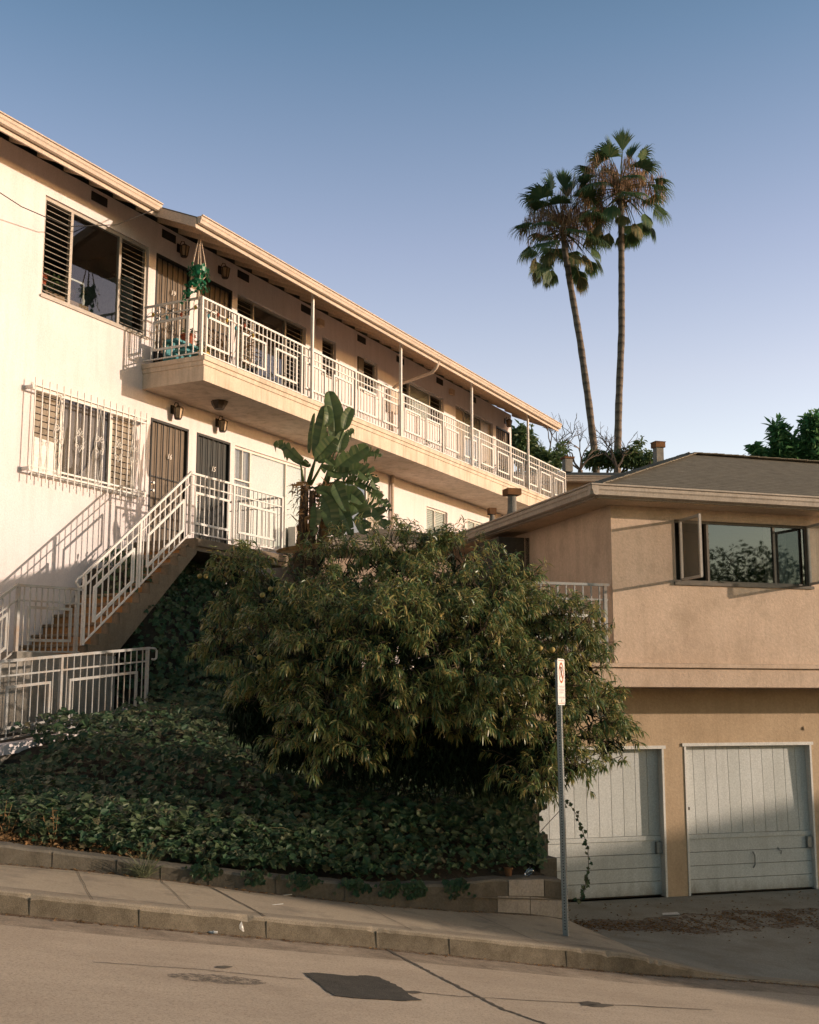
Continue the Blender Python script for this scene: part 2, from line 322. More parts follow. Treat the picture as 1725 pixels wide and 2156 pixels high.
def trunkmat():
    m, N, L, B = nodes('palm_trunk'); co = N.new('ShaderNodeTexCoord').outputs['Object']
    sp = N.new('ShaderNodeSeparateXYZ'); L.new(co, sp.inputs[0]); n = noise(N, L, co, 3, 5, .7, (1,1,2.5))
    a = N.new('ShaderNodeMath'); a.operation='MULTIPLY_ADD'; a.inputs[1].default_value=.25; L.new(n.outputs[0], a.inputs[0]); L.new(sp.outputs[2], a.inputs[2])
    d = N.new('ShaderNodeMath'); d.operation='DIVIDE'; d.inputs[1].default_value=.42; L.new(a.outputs[0], d.inputs[0])
    f = N.new('ShaderNodeMath'); f.operation='FRACT'; L.new(d.outputs[0], f.inputs[0])
    r = ramp(N, [(0,(.075,.058,.045)),(.25,(.20,.155,.12)),(.8,(.15,.118,.092)),(1,(.08,.06,.048))]); L.new(f.outputs[0], r.inputs[0])
    n2 = noise(N, L, co, 14, 5, .7); r2 = ramp(N, [(.3,(.7,.7,.7)),(.7,(1.2,1.2,1.2))]); L.new(n2.outputs[0], r2.inputs[0])
    L.new(mixc(N, L, r.outputs[0], r2.outputs[0], 1.0, 'MULTIPLY'), B.inputs['Base Color']); B.inputs['Roughness'].default_value=.95
    return m
M['trunk'] = trunkmat()
# ------------------------------------------------------------------ street
G = .155
def zr(u):
    if abs(u) <= 8: return -.341-G*u
    s = 1 if u > 0 else -1
    return -.341-G*s*(8+10*(1-math.exp(-(abs(u)-8)/10)))
def interp(tab, x):
    if x <= tab[0][0]: return tab[0][1]
    for (a, b), (c, d) in zip(tab, tab[1:]):
        if x <= c: return b+(d-b)*(x-a)/(c-a)
    return tab[-1][1]
def sst(x, a, b):
    t = max(0, min(1, (x-a)/(b-a))); return t*t*(3-2*t)
VK = [(-60,-.36),(-3,-.34),(-2,-.32),(-1.35,-.25),(-.7,-.19),(0,-.13),(.6,-.12),(1.92,-.08),(2.34,-.06),(3.5,.2),(4.6,.33),(9,.35),(60,.35)]
HK = [(-60,.155),(-1,.158),(2.3,.165),(2.75,.115),(3.2,.055),(3.6,.022),(9,.022),(10.5,.16),(60,.16)]
VW = [(-60,1.0),(-3,1.0),(-2.2,1.18),(-1.5,1.17),(-.8,1.1),(-.1,1.12),(.4,1.14),(1.1,1.3),(1.67,1.52),(2.55,1.8)]
WH = [(-60,.15),(-3,.15),(-2.2,.135),(-1.5,.125),(-.8,.145),(-.1,.165),(.3,.17),(1,.23),(1.6,.31),(2.55,.39)]
vk = lambda u: interp(VK, u); hk = lambda u: interp(HK, u); vw = lambda u: interp(VW, u)
swz = lambda u, v: zr(u)+hk(u)+.02*(v-vk(u))
def frange(a, b, st):
    n = max(1, round((b-a)/st)); return [a+(b-a)*i/n for i in range(n+1)]
US = frange(-60,-5,2.5)+frange(-4.8,5,.2)+frange(5.5,12,.5)+frange(14,60,2.5)
def sheet(us, vfun, zfun, nv):
    mb = MB(); rows = []
    for u in us:
        v0, v1 = vfun(u); rows.append([FS.p(u, v0+(v1-v0)*j/nv, zfun(u, v0+(v1-v0)*j/nv)) for j in range(nv+1)])
    vs = [p for r in rows for p in r]; k = nv+1
    mb.add(vs, [(i*k+j,(i+1)*k+j,(i+1)*k+j+1,i*k+j+1) for i in range(len(us)-1) for j in range(nv)])
    return mb
BASE = FS.p(0,0,zr(0))
tag(sheet(US, lambda u:(-9.2, vk(u)+.02), lambda u,v: zr(u), 12).build('road', M['road']), kind='structure')
# far sidewalk where the camera stands
tag(sheet(US, lambda u:(-14,-9.2), lambda u,v: zr(u)+.15, 2).build('far_sidewalk', M['walk']), kind='structure')
mb = MB()                                   # kerb: face with a chipped rounded nose
jit = {}
for u in US: jit[u] = 0
UK = frange(-12,-5,1)+frange(-4.95,5,.05)+frange(6,12,1)
rows = []; jc = 0
for u in UK:
    jc = .75*jc+.25*R.uniform(-.012,.016); j = max(0,jc)+(R.uniform(.006,.02) if R.random() < .07 else R.uniform(0,.003))
    h = hk(u); vv = vk(u); r = min(.03, h*.4)
    rows.append([FS.p(u,vv-.015,zr(u)-.05),FS.p(u,vv-.012,zr(u)+.004),FS.p(u,vv+.004,zr(u)+h-r-j),FS.p(u,vv+r*.4+j,zr(u)+h-r*.35-j*.4),FS.p(u,vv+r+j,zr(u)+h-.001),FS.p(u,vv+.15,zr(u)+h+.003),FS.p(u,vv+.15,zr(u)-.05)])
k = 7
mb.add([p for r in rows for p in r], [(i*k+j,(i+1)*k+j,(i+1)*k+j+1,i*k+j+1) for i in range(len(UK)-1) for j in range(k-1)])
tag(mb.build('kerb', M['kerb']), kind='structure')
US2 = [u for u in US if u <= 2.6]+[2.65]
tag(sheet(US2, lambda u:(vk(u)+.15, vw(u)+.1), swz, 4).build('sidewalk', M['walk']), kind='structure')
GZ = -1.02
def dz(u, v):
    t = sst(v, vk(u), 5.0); return (zr(u)+hk(u)+.02*(v-vk(u)))*(1-t)+GZ*t
UD = frange(2.6,10,.2)
tag(sheet(UD, lambda u:(vk(u)+.15, 5.75), dz, 16).build('driveway', M['drive']), kind='structure')
tag(sheet(frange(10,60,2), lambda u:(vk(u)+.15, 14), swz, 4).build('side_pavement', M['walk']), kind='structure')
# joints, seams and patch: thin sheets 4 mm proud
def strip(pts, w, zf, lift=.004, jitter=.3):
    mb = MB(); vs = []; d = []
    for i, (u, v) in enumerate(pts):
        a = pts[max(i-1,0)]; b = pts[min(i+1,len(pts)-1)]; du, dv = b[0]-a[0], b[1]-a[1]; l = math.hypot(du,dv) or 1
        ww = w*(1+R.uniform(-jitter,jitter))/2
        for s in (-1,1):
            uu, v2 = u-dv/l*ww*s, v+du/l*ww*s; vs.append(FS.p(uu, v2, zf(uu,v2)+lift))
    mb.add(vs, [(2*i,2*i+2,2*i+3,2*i+1) for i in range(len(pts)-1)]); return mb
def wob(a, b, n, j):
    return [(a[0]+(b[0]-a[0])*i/n+R.uniform(-j,j), a[1]+(b[1]-a[1])*i/n+R.uniform(-j,j)) for i in range(n+1)]
def onroad(px, py):
    P = (BASE.x,BASE.y,BASE.z); N = (G*FS.e[0],G*FS.e[1],1.0); r = ray(px,py)
    t = (P[0]*N[0]+P[1]*N[1]+(P[2]-H)*N[2])/(r[0]*N[0]+r[1]*N[1]+r[2]*N[2]); return FS.inv(r[0]*t, r[1]*t)
rz = lambda u, v: zr(u)
def roadline(pix, w, nm, j=.012):
    q = [onroad(*p) for p in pix]; pts = []
    for a, b in zip(q, q[1:]): pts += wob(a, b, 14, j)[:-1]
    pts.append(q[-1]); tag(strip(pts, w, rz).build(nm, M['crack']), kind='structure')
roadline([(230,1912+0),(380,2035-0)][:0] or [(200,2027),(400,2040),(560,2056),(640,2063)], .010, 'road_seam')
roadline([(800,2092-10),(960,2098),(1130,2108),(1500,2127)], .014, 'road_seam', .008)
roadline([(815,2000),(905,2047),(990,2090),(1065,2128),(1160,2160),(1290,2215)], .03, 'road_joint', .012)
mb = MB()
pp = [(638,2049),(675,2050),(740,2056),(770,2055),(800,2058),(808,2063),(838,2077),(868,2098),(890,2108),(840,2108),(760,2104),(705,2098),(690,2088),(668,2070)]
pr = [onroad(*p) for p in pp]; dense = []
for a, b in zip(pr, pr[1:]+pr[:1]): dense += wob(a, b, 5, .012)[:-1]
mb.quad(*[FS.p(u,v,zr(u)+.005) for u,v in dense]); tag(mb.build('road_patch', M['patch']), kind='structure')
for cx_, cy_, rx, ry in [(1182+60,2114,26,6),(1265,2118,30,4),(470,2025+12,22,3),(870,2090,24,3)]:
    mb = MB(); mb.quad(*[FS.p(*(lambda q:(q[0],q[1],zr(q[0])+.004))(onroad(cx_+rx*math.cos(t)*R.uniform(.6,1.1), cy_+ry*math.sin(t)*R.uniform(.6,1.1)))) for t in [i*2*math.pi/14 for i in range(14)]])
    if cx_ > 1100 or True: tag(mb.build('road_chip', M['crack']), kind='structure')
m_st, N_, L_, B_ = nodes('oil_stain'); B_.inputs['Base Color'].default_value=(.13,.11,.085,1); B_.inputs['Roughness'].default_value=.9
co_ = N_.new('ShaderNodeTexCoord').outputs['Object']; n_ = noise(N_, L_, co_, 22, 5, .8); r_ = ramp(N_, [(.42,(0,0,0)),(.6,(.75,.75,.75))]); L_.new(n_.outputs[0], r_.inputs[0])
L_.new(r_.outputs[0], B_.inputs['Alpha'])
mb = MB(); mb.quad(*[FS.p(*(lambda q:(q[0],q[1],zr(q[0])+.003))(onroad(457+105*math.cos(t), 2062+9*math.sin(t)+8*math.cos(t)))) for t in [i*2*math.pi/26 for i in range(26)]])
tag(mb.build('road_stain', m_st), kind='structure')
for u in (-2.75,-1.95,-.95,-.02,.62,1.7,-3.7):                 # kerb joints, carried over the face and the top
    mb = MB(); v0 = vk(u); h = hk(u)
    mb.hexa([FS.p(u-.003,v0-.0145,zr(u)+.004),FS.p(u+.003,v0-.0145,zr(u)+.004),FS.p(u+.003,v0+.05,zr(u)+.004),FS.p(u-.003,v0+.05,zr(u)+.004),FS.p(u-.003,v0-.003,zr(u)+h-.03),FS.p(u+.003,v0-.003,zr(u)+h-.03),FS.p(u+.003,v0+.02,zr(u)+h-.03),FS.p(u-.003,v0+.02,zr(u)+h-.03)])
    tag(mb.build('kerb_joint', M['kerbjoint']), kind='structure')
for u, v0, v1, du in [(-2.3,None,None,.05),(-1.55,None,None,.08),(-.95,None,None,.25),(.3,None,None,.1),(1.5,None,None,.15)]:
    tag(strip(wob((u,vk(u)+.02),(u-du,vw(u)-.02),8,.008), (.007 if u != -.95 else .018), swz).build('sidewalk_joint', M['crack']), kind='structure')
tag(strip([(u,vk(u)+.155+R.uniform(-.004,.004)) for u in frange(-4.5,2.5,.12)], .01, swz).build('sidewalk_joint', M['crack']), kind='structure')
tag(strip([(u,vw(u)-.16+R.uniform(-.006,.006)) for u in frange(-4,-.7,.12)], .008, swz).build('sidewalk_joint', M['crack']), kind='structure')
m_gut, N_, L_, B_ = nodes('gutter_dirt'); B_.inputs['Base Color'].default_value=(.15,.075,.032,1); B_.inputs['Roughness'].default_value=1
co_ = N_.new('ShaderNodeTexCoord').outputs['Object']; n_ = noise(N_, L_, co_, 16, 6, .8); r_ = ramp(N_, [(.40,(0,0,0)),(.62,(.85,.85,.85))]); L_.new(n_.outputs[0], r_.inputs[0]); L_.new(r_.outputs[0], B_.inputs['Alpha'])
tag(strip([(u,vk(u)-.05) for u in frange(-5,4.5,.12)], .08, rz, .003).build('gutter_dirt', m_gut), kind='structure')
m_gut2 = m_gut.copy(); m_gut2.name = 'gutter_grime'; m_gut2.node_tree.nodes['Principled BSDF'].inputs['Base Color'].default_value = (.17,.125,.085,1)
for e_ in m_gut2.node_tree.nodes:
    if e_.type == 'TEX_NOISE': e_.inputs['Scale'].default_value = 2.2
    if e_.type == 'VALTORGB': e_.color_ramp.elements[0].position = .3; e_.color_ramp.elements[1].position = .75; e_.color_ramp.elements[1].color = (.6,.6,.6,1)
tag(strip([(u,vk(u)-.26) for u in frange(-5,4.5,.12)], .50, rz, .002, 0).build('gutter_grime', m_gut2), kind='structure')
tag(strip([(u,vw(u)-.03) for u in frange(-5,2.3,.12)], .07, swz, .003).build('sidewalk_dirt', m_gut), kind='structure')
# ground sheet to the horizon
mb = MB(); gu = frange(-900,-80,82)+frange(-60,60,5)+frange(80,900,82); gv = frange(-900,-40,86)+frange(-30,80,5)+frange(100,1500,140)
vs = [FS.p(u,v,zr(u)-.5+(10.2)*sst(v,14,62)) for u in gu for v in gv]; k = len(gv)
mb.add(vs, [(i*k+j,(i+1)*k+j,(i+1)*k+j+1,i*k+j+1) for i in range(len(gu)-1) for j in range(k-1)])
tag(mb.build('ground', M['hill'], smooth=True), kind='structure')
# ------------------------------------------------------------------ planted bank
pathz = lambda s: 1.40+.088*(s+2.9)
def ub(v): return 2.45 if v < 2 else 2.45+(v-2)*.2
def hill(u, v):
    P = FS.p(u, v, 0); s, n = F1.inv(P.x, P.y)
    v0 = vw(u)+.2; zw = swz(u, vw(u))+interp(WH,u)-.02; pz = min(2.3, pathz(s))
    if n >= 2.75:
        t = (v-v0)/(v-v0+(n-2.75)+1e-6); t = max(0, min(1, t))
        lo = .35+.65*sst(s, -6.3, -5.3) if s < -5.2 else 1
        return zw+(pz-.06-zw)*(t**.75)*lo
    if n < 2.75:
        t = sst((2.75-n)/2.4, 0, 1); k = sst(s, -2.0, -1.2)
        return pz-.06+(3.9-pz)*t*k
mb = MB(); bu = frange(-9,3.3,.15); bv = frange(0,1,1/60); rows = []
for u in bu:
    row = []
    for t in bv:
        v = vw(u)+.16+t*13.5
        uu = min(u, ub(v)); row.append(FS.p(uu, v, hill(uu, v)))
    rows.append(row)
k = len(bv); mb.add([p for r in rows for p in r], [(i*k+j,(i+1)*k+j,(i+1)*k+j+1,i*k+j+1) for i in range(len(bu)-1) for j in range(k-1)])
tag(mb.build('hillside', M['soil'], smooth=True), kind='structure')
# low block wall along the sidewalk
rw = thing('retaining_wall', FS.p(0,vw(0),swz(0,vw(0))), 'low weathered grey concrete block wall between the sidewalk and the ivy bank', 'wall')
mb = MB(); UW = frange(-10,2.55,.1); rows = []
for u in UW:
    zb = swz(u, vw(u)); h = interp(WH,u)+R.uniform(-.006,.006); v = vw(u)
    rows.append([FS.p(u,v,zb-.1),FS.p(u,v+.005,zb+h-.02),FS.p(u,v+.025,zb+h),FS.p(u,v+.20,zb+h+.01),FS.p(u,v+.22,zb-.1)])
k = 5; mb.add([p for r in rows for p in r], [(i*k+j,(i+1)*k+j,(i+1)*k+j+1,i*k+j+1) for i in range(len(UW)-1) for j in range(k-1)]+[tuple((len(UW)-1)*k+j for j in range(k))])
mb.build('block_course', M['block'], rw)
def face(u0,u1,f0,f1,pr):
    mb = MB(); ps=[]
    for u,f in ((u0,f0),(u1,f0),(u1,f1),(u0,f1)):
        zb = swz(u,vw(u)); h = interp(WH,u); ps.append((u,zb+h*f))
    mb.hexa([FS.p(u,vw(u)-pr,z) for u,z in ps]+[FS.p(u,vw(u)+.02,z) for u,z in ps]); return mb
for a in [(1.72,2.12,.03,.5,.004),(2.13,2.53,.03,.5,.004),(1.86,2.30,.52,.97,.004)]: face(*a).build('pale_block', M['paleblock'], rw)
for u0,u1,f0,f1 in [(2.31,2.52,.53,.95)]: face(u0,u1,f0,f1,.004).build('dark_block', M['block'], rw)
for u in (-2.55,-2.0,-1.62,-1.2,-.6,.05): face(u-.003,u+.003,.02,.93,.003).build('block_joint', M['crack'], rw)
face(1.2,2.53,.49,.52,.006).build('block_joint', M['crack'], rw); face(2.12,2.13,.03,.5,.006).build('block_joint', M['crack'], rw)
# stepped block wall along the driveway
dw = thing('driveway_wall', FS.p(2.5,2.2,-.6), 'stepped grey block wall between the ivy bank and the driveway', 'wall')
for i, v in enumerate(frange(2.02,5.2,.4)[:-1]):
    mb = MB(); top = interp([(2,.02),(2.4,.22),(2.8,.42),(3.2,.62),(5.4,.8)], v)
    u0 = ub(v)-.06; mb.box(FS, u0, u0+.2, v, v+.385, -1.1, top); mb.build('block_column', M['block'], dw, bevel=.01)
# ------------------------------------------------------------------ windows, doors and railings (parts)
def window(parent, F, n, s0, s1, z0, z1, splits=(), kinds=None, fm='frame', fw=.045, rec=.07, room=None, sill=True, deep=.5):
    """frame mesh with panes / louvres / blinds as sub-parts; sits inside the wall opening"""
    mb = MB(); fn = n-rec
    mb.box(F, s0, s1, fn-.05, fn+.012, z1-fw, z1); mb.box(F, s0, s1, fn-.05, fn+.012, z0, z0+fw)
    ed = [s0]+list(splits)+[s1]
    for i, s in enumerate(ed):
        a, b = (s, s+fw) if i == 0 else ((s-fw, s) if i == len(ed)-1 else (s-fw/2, s+fw/2))
        mb.box(F, a, b, fn-.05, fn+.012, z0+fw, z1-fw)
    w = mb.build('window', M[fm], parent)
    if sill:
        q = MB(); q.box(F, s0-.03, s1+.03, n-rec, n+.03, z0-.04, z0); q.build('sill', M[fm], w)
    for i in range(len(ed)-1):
        a, b = ed[i]+fw*(1 if i == 0 else .5), ed[i+1]-fw*(1 if i == len(ed)-2 else .5); kd = (kinds or ['glass']*9)[i]
        q = MB()
        if kd == 'louvre':
            m = max(4, int(round((z1-z0-2*fw)/.1))); st = (z1-z0-2*fw)/m
            for j in range(m):
                zc = z0+fw+st*(j+.5)
                q.hexa([F.p(a,fn+.035,zc-.030),F.p(b,fn+.035,zc-.030),F.p(b,fn-.035,zc+.012),F.p(a,fn-.035,zc+.012),F.p(a,fn+.035,zc-.020),F.p(b,fn+.035,zc-.020),F.p(b,fn-.035,zc+.022),F.p(a,fn-.035,zc+.022)])
            q.build('louvres', M['louvre'], w)
        elif kd == 'blind':
            m = int((z1-z0)/.05)
            for j in range(m):
                zc = z0+fw+(z1-z0-2*fw)*(j+.5)/m; q.quad(F.p(a,fn-.03,zc-.024),F.p(b,fn-.03,zc-.024),F.p(b,fn-.045,zc+.024),F.p(a,fn-.045,zc+.024))
            q.build('blind', M['blind'], w)
            g = MB(); g.quad(F.p(a,fn-.012,z0+fw),F.p(b,fn-.012,z0+fw),F.p(b,fn-.012,z1-fw),F.p(a,fn-.012,z1-fw)); g.build('pane', M['glass'], w)
        elif kd == 'shade':
            q.quad(F.p(a,fn-.04,z0+fw),F.p(b,fn-.04,z0+fw),F.p(b,fn-.04,z1-fw),F.p(a,fn-.04,z1-fw)); q.build('window_shade', M['blind'], w)
            g = MB(); g.quad(F.p(a,fn-.012,z0+fw),F.p(b,fn-.012,z0+fw),F.p(b,fn-.012,z1-fw),F.p(a,fn-.012,z1-fw)); g.build('pane', M['glass'], w)
        elif kd == 'curtain':
            m = 26; pts = [(a+(b-a)*j/m, fn-.07+.02*math.sin(j*1.7+a)) for j in range(m+1)]
            for (x0,y0),(x1,y1) in zip(pts,pts[1:]): q.quad(F.p(x0,y0,z0+fw),F.p(x1,y1,z0+fw),F.p(x1,y1,z1-fw),F.p(x0,y0,z1-fw))
            q.build('curtain', M['curtain'], w, smooth=True)
            g = MB(); g.quad(F.p(a,fn-.012,z0+fw),F.p(b,fn-.012,z0+fw),F.p(b,fn-.012,z1-fw),F.p(a,fn-.012,z1-fw)); g.build('pane', M['glass'], w)
        elif kd in ('glass','glass2','glass3','frost'):
            q.quad(F.p(a,fn-.012,z0+fw),F.p(b,fn-.012,z0+fw),F.p(b,fn-.012,z1-fw),F.p(a,fn-.012,z1-fw)); q.build('pane', M[kd], w)
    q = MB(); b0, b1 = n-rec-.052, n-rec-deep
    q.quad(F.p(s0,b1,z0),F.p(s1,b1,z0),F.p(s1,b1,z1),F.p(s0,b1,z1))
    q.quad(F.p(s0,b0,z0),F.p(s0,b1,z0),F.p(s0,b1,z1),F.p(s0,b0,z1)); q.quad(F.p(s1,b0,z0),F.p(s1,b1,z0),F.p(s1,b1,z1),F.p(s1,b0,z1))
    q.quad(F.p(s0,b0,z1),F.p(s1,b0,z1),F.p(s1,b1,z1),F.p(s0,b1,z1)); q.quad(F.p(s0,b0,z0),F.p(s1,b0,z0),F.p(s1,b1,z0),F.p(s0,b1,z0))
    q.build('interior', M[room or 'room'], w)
    return w
def scroll(mb, c, ux, uz, r, turns=1.25, sgn=1, t=.006, a0=0):
    pts = []
    for i in range(13):
        f = i/12; a = a0+sgn*turns*2*math.pi*f; rr = r*(1-.75*f)
        pts.append(Vector(c)+Vector(ux)*(rr*math.cos(a))+Vector(uz)*(rr*math.sin(a)))
    mb.tube(pts, t, 4, False)
def door(parent, F, n, s0, s1, z0, z1, number=None, dark=False, knobs=True, flip=False):
    d = MB(); rec = .05
    d.box(F, s0+.035, s1-.035, n-rec-.03, n-rec, z0, z1-.035); o = d.build('door', M['dkscreen' if dark else 'screen'], parent)
    q = MB(); q.box(F, s0, s0+.04, n-rec, n+.012, z0, z1); q.box(F, s1-.04, s1, n-rec, n+.012, z0, z1); q.box(F, s0+.04, s1-.04, n-rec, n+.012, z1-.045, z1)
    w = s1-s0
    for i in range(1,6):
        s = s0+.04+(w-.08)*i/6; q.box(F, s-.008, s+.008, n-.022, n-.006, z0, z1-.045)
    for z in (z0+.35, z0+1.25): q.box(F, s0+.04, s1-.04, n-.03, n-.0225, z-.01, z+.01)
    ux, uz = (F.e[0],F.e[1],0), (0,0,1)
    for a in (1,-1):
        for b in (1,-1):
            scroll(q, F.p((s0+s1)/2+a*.07, n-.005, z0+.75+b*.16), ux, uz, .06, 1.3, a*b, .007, math.pi/2)
    q.tube([F.p((s0+s1)/2-.03,n-.005,z0+.35),F.p((s0+s1)/2+.03,n-.005,z0+.75),F.p((s0+s1)/2-.03,n-.005,z0+1.15)], .007, 4)
    q.build('security_gate', M['black'], o)
    if knobs:
        q = MB(); 
        for z in (z0+.98, z0+1.12): q = MB(); q.lathe(F.p(s0+.1, n-.03, z), [(.03,0),(.03,.01),(.014,.012),(.014,.035),(.03,.045),(.026,.065)], 10, (F.n[0],F.n[1],0)); q.build('knob', M['steelknob'], o)
    if number:
        q = MB(); text(q, number, F.p(s0+w*.5, n, z1-.62), ux, uz, .14, .004, .25); q.build('door_number', M['whiteframe'], o)
    return o
def lamp(parent, F, n, s, z, big=1):
    q = MB(); q.box(F, s-.05, s+.05, n, n+.02, z-.02, z+.14); q.tube([F.p(s,n+.02,z+.1),F.p(s,n+.07,z+.19),F.p(s,n+.13,z+.17),F.p(s,n+.14,z+.11)], .009, 6)
    c = F.p(s, n+.14, z); q.lathe(c, [(.10,.075),(.035,.115),(.012,.13)], 6); q.lathe(c, [(.06,-.135),(.065,-.115)], 6)
    for j in range(6):
        a = 2*math.pi*j/6; q.bar(c+Vector((.062*math.cos(a),.062*math.sin(a),-.115)), c+Vector((.092*math.cos(a),.092*math.sin(a),.075)), .012)
    o = q.build('wall_lamp', M['bronze'], parent); g = MB(); g.lathe(c, [(.058,-.112),(.085,.072)], 6); g.build('lamp_glass', M['amber'], o); return o
def railing(parent, name, pts, posts, mat, z0f, top=1.0, mid=.80, bot=.07, pitch=.135, frames=(), fz=(.22,.74), post=.045, fmat='white', barw=.016, fr=.04):
    """pts: (Vector a, Vector b) base line; posts, frames in metres along it"""
    a, b = pts; d = b-a; Ln = math.hypot(d.x, d.y); P = lambda t, z, o=0: a+d*(t/Ln)+Vector((0,0,z))
    mb = MB()
    mb.bar(P(-.02,top), P(Ln+.02,top), .04, .035); mb.bar(P(0,mid), P(Ln,mid), .022); mb.bar(P(0,bot), P(Ln,bot), .022)
    for t in posts: mb.bar(P(t,0), P(t,top-.018), post, post, (d.x,d.y,0))
    n = int(Ln/pitch)
    for i in range(1, n+1):
        t = i*Ln/(n+1)
        if all(abs(t-q) > .04 for q in posts): mb.bar(P(t,bot), P(t,top-.018), barw, barw, (d.x,d.y,0))
    o = mb.build(name, M[mat], parent)
    nx = Vector((-d.y,d.x,0)).normalized()
    for t0, t1 in frames:
        q = MB(); off = nx*0
        for z in fz: q.bar(P(t0,z)+off, P(t1,z)+off, .028, fr)
        for t in (t0,t1): q.bar(P(t,fz[0]-fr/2), P(t,fz[1]+fr/2), fr, .0285, (d.x,d.y,0))
        q.build('square_panel', M[fmat], o)
    return o
# ------------------------------------------------------------------ apartment building
ap = thing('apartment_building', F1.p(6,0,2), 'long two storey cream stucco apartment block with a white railed balcony along it', 'building')
ZB, ZL, S0, S1 = 7.58, 4.40, -11.0, 17.25
winU = [(-2.55,.06,8.12,9.81),(2.83,5.42,7.85,9.81),(6.12,6.73,8.95,9.81),(8.03,8.72,8.97,9.81),(10.0,12.46,8.97,9.79),(13.22,15.83,7.85,9.80)]
doorU = [(.27,1.28,ZB,9.78),(1.55,2.63,ZB,9.78),(16.06,17.1,ZB,9.78)]
winL = [(-2.58,-.12,5.2,6.62),(2.86,5.5,4.78,6.68),(6.7,9.0,5.0,6.70),(11.39,12.66,5.3,6.69),(13.96,15.6,5.2,6.71)]
doorL = [(.27,1.36,ZL,6.69),(1.62,2.69,ZL,6.69)]
ROOF = lambda n: 9.90+.42*(1.5-n)
mb = MB()
mb.wall(F1, 0, S0, S1, .2, 7.15, winL+doorL, .12); mb.wall(F1, 0, S0, S1, 7.15, ROOF(0)-.17, winU+doorU, .12)
mb.quad(F1.p(S1,0,.2),F1.p(S1,0,ROOF(0)-.17),F1.p(S1,-8.5,ROOF(0)-.17),F1.p(S1,-8.5,.2)); mb.quad(F1.p(S0,0,.2),F1.p(S0,-8.5,.2),F1.p(S0,-8.5,ROOF(0)-.17),F1.p(S0,0,ROOF(0)-.17))
mb.quad(F1.p(S0,-8.5,.2),F1.p(S1,-8.5,.2),F1.p(S1,-8.5,ROOF(0)-.17),F1.p(S0,-8.5,ROOF(0)-.17))
mb.build('wall', M['stucco'], ap)
# roof: narrow eave to the left, wide eave over the balcony, lower edge follows the slope
NL, NR, SJ, SE = .64, 1.5, -.52, 17.3
def slope(mb, s0, s1, n0, n1, th):
    q = []
    for dz_ in (-th, 0):
        q += [F1.p(s0,n0,ROOF(n0)+dz_),F1.p(s1,n0,ROOF(n0)+dz_),F1.p(s1,n1,ROOF(n1)+dz_),F1.p(s0,n1,ROOF(n1)+dz_)]
    mb.hexa(q)
mb = MB(); slope(mb, S0-.5, SE, -4.3, NL, .03); slope(mb, SJ, SE, NL, NR, .03)
zr_ = ROOF(-4.3); mb.hexa([F1.p(S0-.5,-9.4,zr_-2.15),F1.p(SE,-9.4,zr_-2.15),F1.p(SE,-4.3,zr_-.03),F1.p(S0-.5,-4.3,zr_-.03),F1.p(S0-.5,-9.4,zr_-2.12),F1.p(SE,-9.4,zr_-2.12),F1.p(SE,-4.3,zr_),F1.p(S0-.5,-4.3,zr_)])
roof = mb.build('roof', M['shingle'], ap)
mb = MB()                                     # boarded soffit under the rafters' deck
def soff(s0,s1,n0,n1): mb.hexa([F1.p(s,n,ROOF(n)+z) for z in (-.06,-.034) for s,n in ((s0,n0),(s1,n0),(s1,n1),(s0,n1))])
soff(S0-.45, SE-.04, 0.004, NL-.03); soff(SJ+.04, SE-.04, NL-.03, NR-.03); mb.build('soffit', M['soffit'], roof)
mb = MB()
def fascia(s0, s1, n):
    z = ROOF(n); mb.sweep([(-.03,-.20),(.0,-.20),(.0,-.035),(-.03,-.035)], F1.p(s0,n,z), F1.p(s1,n,z), (F1.n[0],F1.n[1],0))
fascia(S0-.5, SJ+.02, NL); fascia(SJ, SE, NR)
q = [F1.p(SJ-.03,NL,ROOF(NL)-.20),F1.p(SJ-.03,NR,ROOF(NR)-.20),F1.p(SJ-.03,NR,ROOF(NR)-.03),F1.p(SJ-.03,NL,ROOF(NL)-.03)]
mb.hexa(q+[p+Vector((F1.e[0]*.03,F1.e[1]*.03,0)) for p in q])
q = [F1.p(SE,0,ROOF(0)-.20),F1.p(SE,NR,ROOF(NR)-.20),F1.p(SE,NR,ROOF(NR)-.03),F1.p(SE,0,ROOF(0)-.03)]
mb.hexa(q+[p+Vector((F1.e[0]*.03,F1.e[1]*.03,0)) for p in q])
mb.build('fascia', M['fascia'], ap)
GP = [(.002,-.05),(.002,-.17),(.035,-.185),(.075,-.17),(.085,-.12),(.10,-.10),(.10,-.055),(.125,-.05),(.125,-.03),(.105,-.03),(.09,-.05)]
for s0, s1, n in ((S0-.5,SJ,NL),(SJ,SE+.03,NR)):
    mb = MB(); mb.sweep(GP, F1.p(s0,n,ROOF(n)+.05), F1.p(s1,n,ROOF(n)+.05), (F1.n[0],F1.n[1],0)); mb.build('gutter', M['fascia'], ap)
s = S0+.3
while s < SE-.2:
    n1 = (NR if s > SJ+.1 else NL)-.035; mb = MB()
    mb.hexa([F1.p(s+d,n,ROOF(n)-.061-h) for h in (.10,0) for d,n in ((-.02,.003),(.02,.003),(.02,n1),(-.02,n1))]); mb.build('rafter', M['soffit'], ap); s += .61
for s in (-3.9,-1.3,.6,3.0,5.4,7.9,9.9,12.2,14.4):
    mb = MB(); mb.box(F1, s-.2, s+.2, .004, .012, ROOF(0)-.40, ROOF(0)-.24); mb.build('eave_vent', M['black'], ap)
